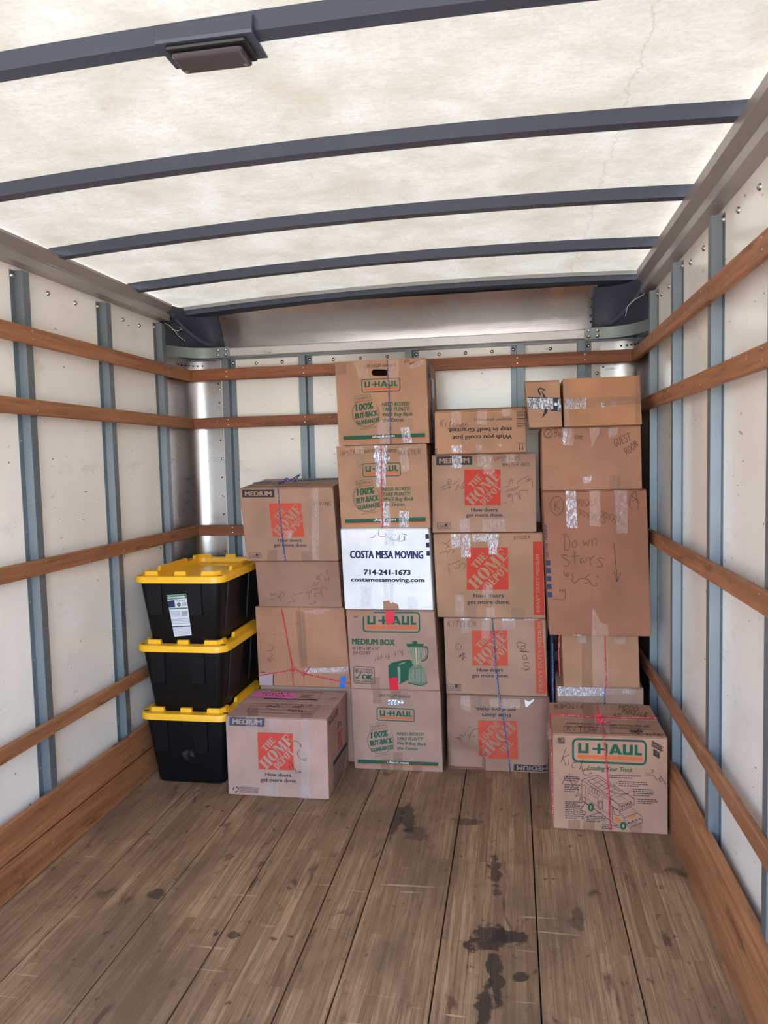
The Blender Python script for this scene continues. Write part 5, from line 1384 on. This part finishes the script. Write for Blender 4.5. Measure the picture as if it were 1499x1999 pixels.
t = Art(tp, 'flap_print', dark, 1); t.frame((575, 150), (1130, 168), (1070, 258), (500, 232), 4, 4); t.poly((490, 228), (1070, 246), (1062, 258), (490, 240))
for i in range(4): t.stroke([(905-8*i, 182+15*i), (1035-8*i, 188+15*i)], 4)
t.frame((385, 285), (1090, 315), (1010, 420), (278, 388), 3, 4); t.stroke([(340, 318), (1060, 345)], 2); t.stroke([(310, 352), (1035, 382)], 2); t.done()
h = Art(tp, 'handwriting', pen, 2); h.curve([(545, 315), (600, 330), (620, 310), (650, 320), (600, 335), (530, 320), (525, 345), (600, 370)], 5); h.hand('Hamid', (795, 350), (1010, 325), 32, 5); h.hand('Hamzar', (745, 385), (950, 392), 30, 5); h.done(); Art(tp, 'handwriting', pen, 2).curve([(1205, 245), (1240, 240), (1285, 235)], 5).done()
tape(tp, [(1090, 250), (1260, 290), (1250, 300), (1060, 280)], TAPE); trect(tp, 300, 350, 420, 440, TAN); trect(tp, 880, 380, 1000, 460, TAN)
sd = Face(d4, [(.934, 3.15, .368), (.934, 3.55, .368), (.933, 3.55, 0), (.933, 3.15, 0)], [(1155, 475), (1390, 160), (1400, 960), (1180, 1350)])
m = Art(sd, 'size_block', slate, 1); m.poly((1172, 478), (1282, 340), (1282, 405), (1176, 545)); mo = m.done()
Art(sd, 'size_lettering', kraft((184, 154, 143)), 2).text('MEDIUM', (1182, 515), (1275, 392), 42, 0.04).done(mo)
hd_logo(sd, (1278, 628), (1328, 570), (1328, 770), (1280, 825), redfade, kraft((184, 154, 143)))
h = Art(sd, 'handwriting', pen, 3); h.curve([(1278, 590), (1285, 520), (1305, 495), (1315, 530), (1290, 550)], 7); h.done()
t = Art(sd, 'info_print', dark, 1); t.poly((1225, 950), (1382, 715), (1382, 760), (1225, 1005))
for i in range(10): t.stroke([(1232, 1020+24*i), (1375-5*i, 800+30*i)], 4)
t.done()

# ================================================================= TOTES
def tote(z0, label, sticker=False, smudge=False, h=0.33):
    X0, X1, Y0, Y1 = 0.004, 0.456, 3.190, 3.905
    t = thing('storage_tote', label, 'tote', ((X0+X1)/2, (Y0+Y1)/2, z0), 'black totes with yellow lids')
    zl0 = z0+h-0.048
    # tapered tub
    def rr_(x0, x1, y0, y1, r, z, n=5):
        pts = []
        for cx, cy, a0 in ((x1-r, y0+r, -90), (x1-r, y1-r, 0), (x0+r, y1-r, 90), (x0+r, y0+r, 180)):
            for i in range(n+1):
                a = math.radians(a0+90*i/n); pts.append((cx+r*math.cos(a), cy+r*math.sin(a), z))
        return pts
    def loft(bm, rings, cap=(True, True)):
        V = [[bm.verts.new(p) for p in r] for r in rings]
        n = len(V[0])
        for a, b in zip(V, V[1:]):
            for i in range(n): bm.faces.new((a[i], a[(i+1) % n], b[(i+1) % n], b[i]))
        if cap[0]: bm.faces.new(V[0][::-1])
        if cap[1]: bm.faces.new(V[-1])
    ins0, ins1 = 0.058, 0.024
    bm = bmesh.new()
    loft(bm, [rr_(X0+ins0+.006, X1-ins0-.006, Y0+ins0+.006, Y1-ins0-.006, .03, z0), rr_(X0+ins0, X1-ins0, Y0+ins0, Y1-ins0, .032, z0+.008), rr_(X0+ins1, X1-ins1, Y0+ins1, Y1-ins1, .032, zl0+.01)])
    tub = from_bm('tub', bm, MAT['tote'], t, t.location, smooth=True)
    # moulded panels on the visible end and side
    def panel(name, a, b, zt, zb, side):
        bm = bmesh.new()
        def P(s, z, o):
            k = (z-z0)/(zl0-z0); ins = ins0+(ins1-ins0)*k
            if side == 'front': return (s, Y0+ins-o, z)
            return (X1-ins+o, s, z)
        m_ = .006; o1 = .0055
        outer = [P(a, zt, -.001), P(b, zt, -.001), P(b-m_, zb, -.001), P(a+m_, zb, -.001)]
        inner = [P(a+.002, zt, o1), P(b-.002, zt, o1), P(b-m_-.003, zb+.004, o1), P(a+m_+.003, zb+.004, o1)]
        A = [bm.verts.new(p) for p in outer]; B_ = [bm.verts.new(p) for p in inner]
        bm.faces.new(B_)
        for i in range(4): bm.faces.new((A[i], A[(i+1) % 4], B_[(i+1) % 4], B_[i]))
        bmesh.ops.recalc_face_normals(bm, faces=bm.faces)
        from_bm(name, bm, MAT['tote'], t, t.location)
    panel('moulded_panel', .066, .146, zl0-.004, z0+.155, 'front'); panel('moulded_panel', .262, .342, zl0-.004, z0+.155, 'front')
    panel('moulded_panel', Y0+.12, Y0+.29, zl0-.004, z0+.07, 'side'); panel('moulded_panel', Y0+.40, Y0+.57, zl0-.004, z0+.07, 'side')
    # lid with rolled rim, sunken deck and raised blocks
    bm = bmesh.new()
    z1 = zl0
    loft(bm, [rr_(X0+.010, X1-.010, Y0+.010, Y1-.010, .05, z1), rr_(X0, X1, Y0, Y1, .06, z1+.004), rr_(X0, X1, Y0, Y1, .06, z1+.026), rr_(X0+.004, X1-.004, Y0+.004, Y1-.004, .057, z1+.033), rr_(X0+.030, X1-.030, Y0+.030, Y1-.030, .036, z1+.034), rr_(X0+.050, X1-.050, Y0+.050, Y1-.050, .030, z1+.0335), rr_(X0+.053, X1-.053, Y0+.053, Y1-.053, .030, z1+.0105)])
    lid = from_bm('lid', bm, MAT['lid'], t, t.location, smooth=True)
    zt = z1+.0325; zb_ = z1+.053; zd = z1+.0105
    def block(pts):
        bm = bmesh.new()
        A = [bm.verts.new((x, y, zt)) for x, y in pts]; cx = sum(p[0] for p in pts)/len(pts); cy = sum(p[1] for p in pts)/len(pts)
        B_ = [bm.verts.new((x+(cx-x)*.06, y+(cy-y)*.06, zb_)) for x, y in pts]
        n = len(pts)
        for i in range(n): bm.faces.new((A[i], A[(i+1) % n], B_[(i+1) % n], B_[i]))
        bm.faces.new(B_); bm.faces.new(A[::-1]); bmesh.ops.recalc_face_normals(bm, faces=bm.faces)
        from_bm('raised_block', bm, MAT['lid'], lid, t.location)
    e = .034; w = .016
    for yy, s in ((Y0+e, 1), (Y1-e, -1)):
        block([(.205, yy), (.262, yy), (.262, yy+s*w), (.205, yy+s*w)])
        block([(X0+.055, yy), (X0+.120, yy), (X0+.120, yy+s*w), (X0+.060, yy+s*w), (X0+e+w, yy+s*.035), (X0+e+w, yy+s*.07), (X0+e, yy+s*.07), (X0+e, yy+s*.028)])
        block([(X1-.055, yy), (X1-.120, yy), (X1-.120, yy+s*w), (X1-.060, yy+s*w), (X1-e-w, yy+s*.035), (X1-e-w, yy+s*.07), (X1-e, yy+s*.07), (X1-e, yy+s*.028)])
    for xx, s in ((X0+e, 1), (X1-e, -1)):
        block([(xx, Y0+.20), (xx, Y1-.20), (xx+s*w, Y1-.20), (xx+s*w, Y0+.20)])
    # deck ribs
    for (a, b) in (((.16, Y0+.06), (.11, Y0+.18)), ((.30, Y0+.06), (.35, Y0+.18)), ((.11, Y0+.18), (.35, Y0+.18)), ((.11, Y0+.18), (.08, Y0+.30)), ((.35, Y0+.18), (.38, Y0+.30)), ((.11, Y1-.18), (.35, Y1-.18)), ((.16, Y1-.06), (.11, Y1-.18)), ((.30, Y1-.06), (.35, Y1-.18))):
        tube('deck_rib', [(a[0], a[1], zd+.0005), (b[0], b[1], zd+.0005)], .003, MAT['lid'], lid, t.location)
    for x, y in ((X0+.028, Y0+.040), (X1-.028, Y0+.040), (X1-.028, Y1-.04), (X0+.028, Y1-.04)):
        o = box('lock_hole', (x-.011, x+.011, y-.005, y+.005, z1+.0328, z1+.0352), MAT['darkhole'], lid, t.location)
    k0, k1 = ins0, ins0+(ins1-ins0)
    ff = Face(t, [(X0+ins1, Y0+ins1, zl0), (X1-ins1, Y0+ins1, zl0), (X1-ins0, Y0+ins0, z0), (X0+ins0, Y0+ins0, z0)], [(150, 455), (1000, 455), (1010, 1060), (235, 1060)])
    if sticker:
        s = Art(ff, 'product_label', paper, 6).poly((448, 575), (655, 558), (710, 945), (515, 960)).done()
        g_ = Art(ff, 'label_band', ink('label green', (60, 120, 80)), 7).poly((450, 578), (655, 561), (660, 602), (456, 618)).poly((474, 698), (668, 690), (669, 702), (476, 712)).done(s)
        Art(ff, 'label_title', white, 8).text('Greenmade', (464, 608), (645, 594), 24, 0.02).done(s)
        Art(ff, 'label_badge', ink('label navy', (40, 44, 84)), 7).poly((458, 628), (530, 620), (538, 688), (468, 694)).done(s)
        ld = Art(ff, 'label_print', ink('label grey print', (90, 92, 98)), 7); ld.text('STORAGE', (548, 636), (645, 630), 16, 0.02)
        ld.ring(578, 663, 12, 12, 18, 0, 360, 12)
        for i in range(4): ld.stroke([(612, 645+9*i), (665, 641+9*i)], 4)
        for i in range(5): ld.stroke([(484, 733+11*i), (590-7*(i % 2), 727+11*i)], 3)
        for i in range(12): ld.stroke([(604+5.4*i, 730-.5*i), (608+5.4*i, 775-.5*i)], 2.6)
        for i in range(4): ld.stroke([(495, 805+13*i), (690, 795+13*i)], 3)
        for i in range(5): ld.stroke([(515, 890+13*i), (700, 878+13*i)], 2)
        ld.done(s)
        Art(ff, 'label_bar', pen, 7).poly((500, 868), (698, 858), (699, 866), (502, 876)).done(s)
    if smudge:
        sm = Art(ff, 'dusty_smudge', tape_mat('dust', (90, 90, 92), 0.02, 0.35, 0.9, 0.4, 0.65, (20, 20, 20)), 7)
        sm.poly(*[(610+70*math.cos(a_*.5)+10*math.sin(a_*3), 800+52*math.sin(a_*.5)) for a_ in range(12)]); sm.done()
    return t
tote(0.0, 'black storage tote with yellow lid standing on the floor, bottom of its stack', smudge=True, h=.3655)
tote(0.3285, 'black storage tote with yellow lid in the middle of the stack', h=.361)
tote(0.6525, 'black storage tote with product label, topmost of the yellow-lidded stack', sticker=True, h=.361)
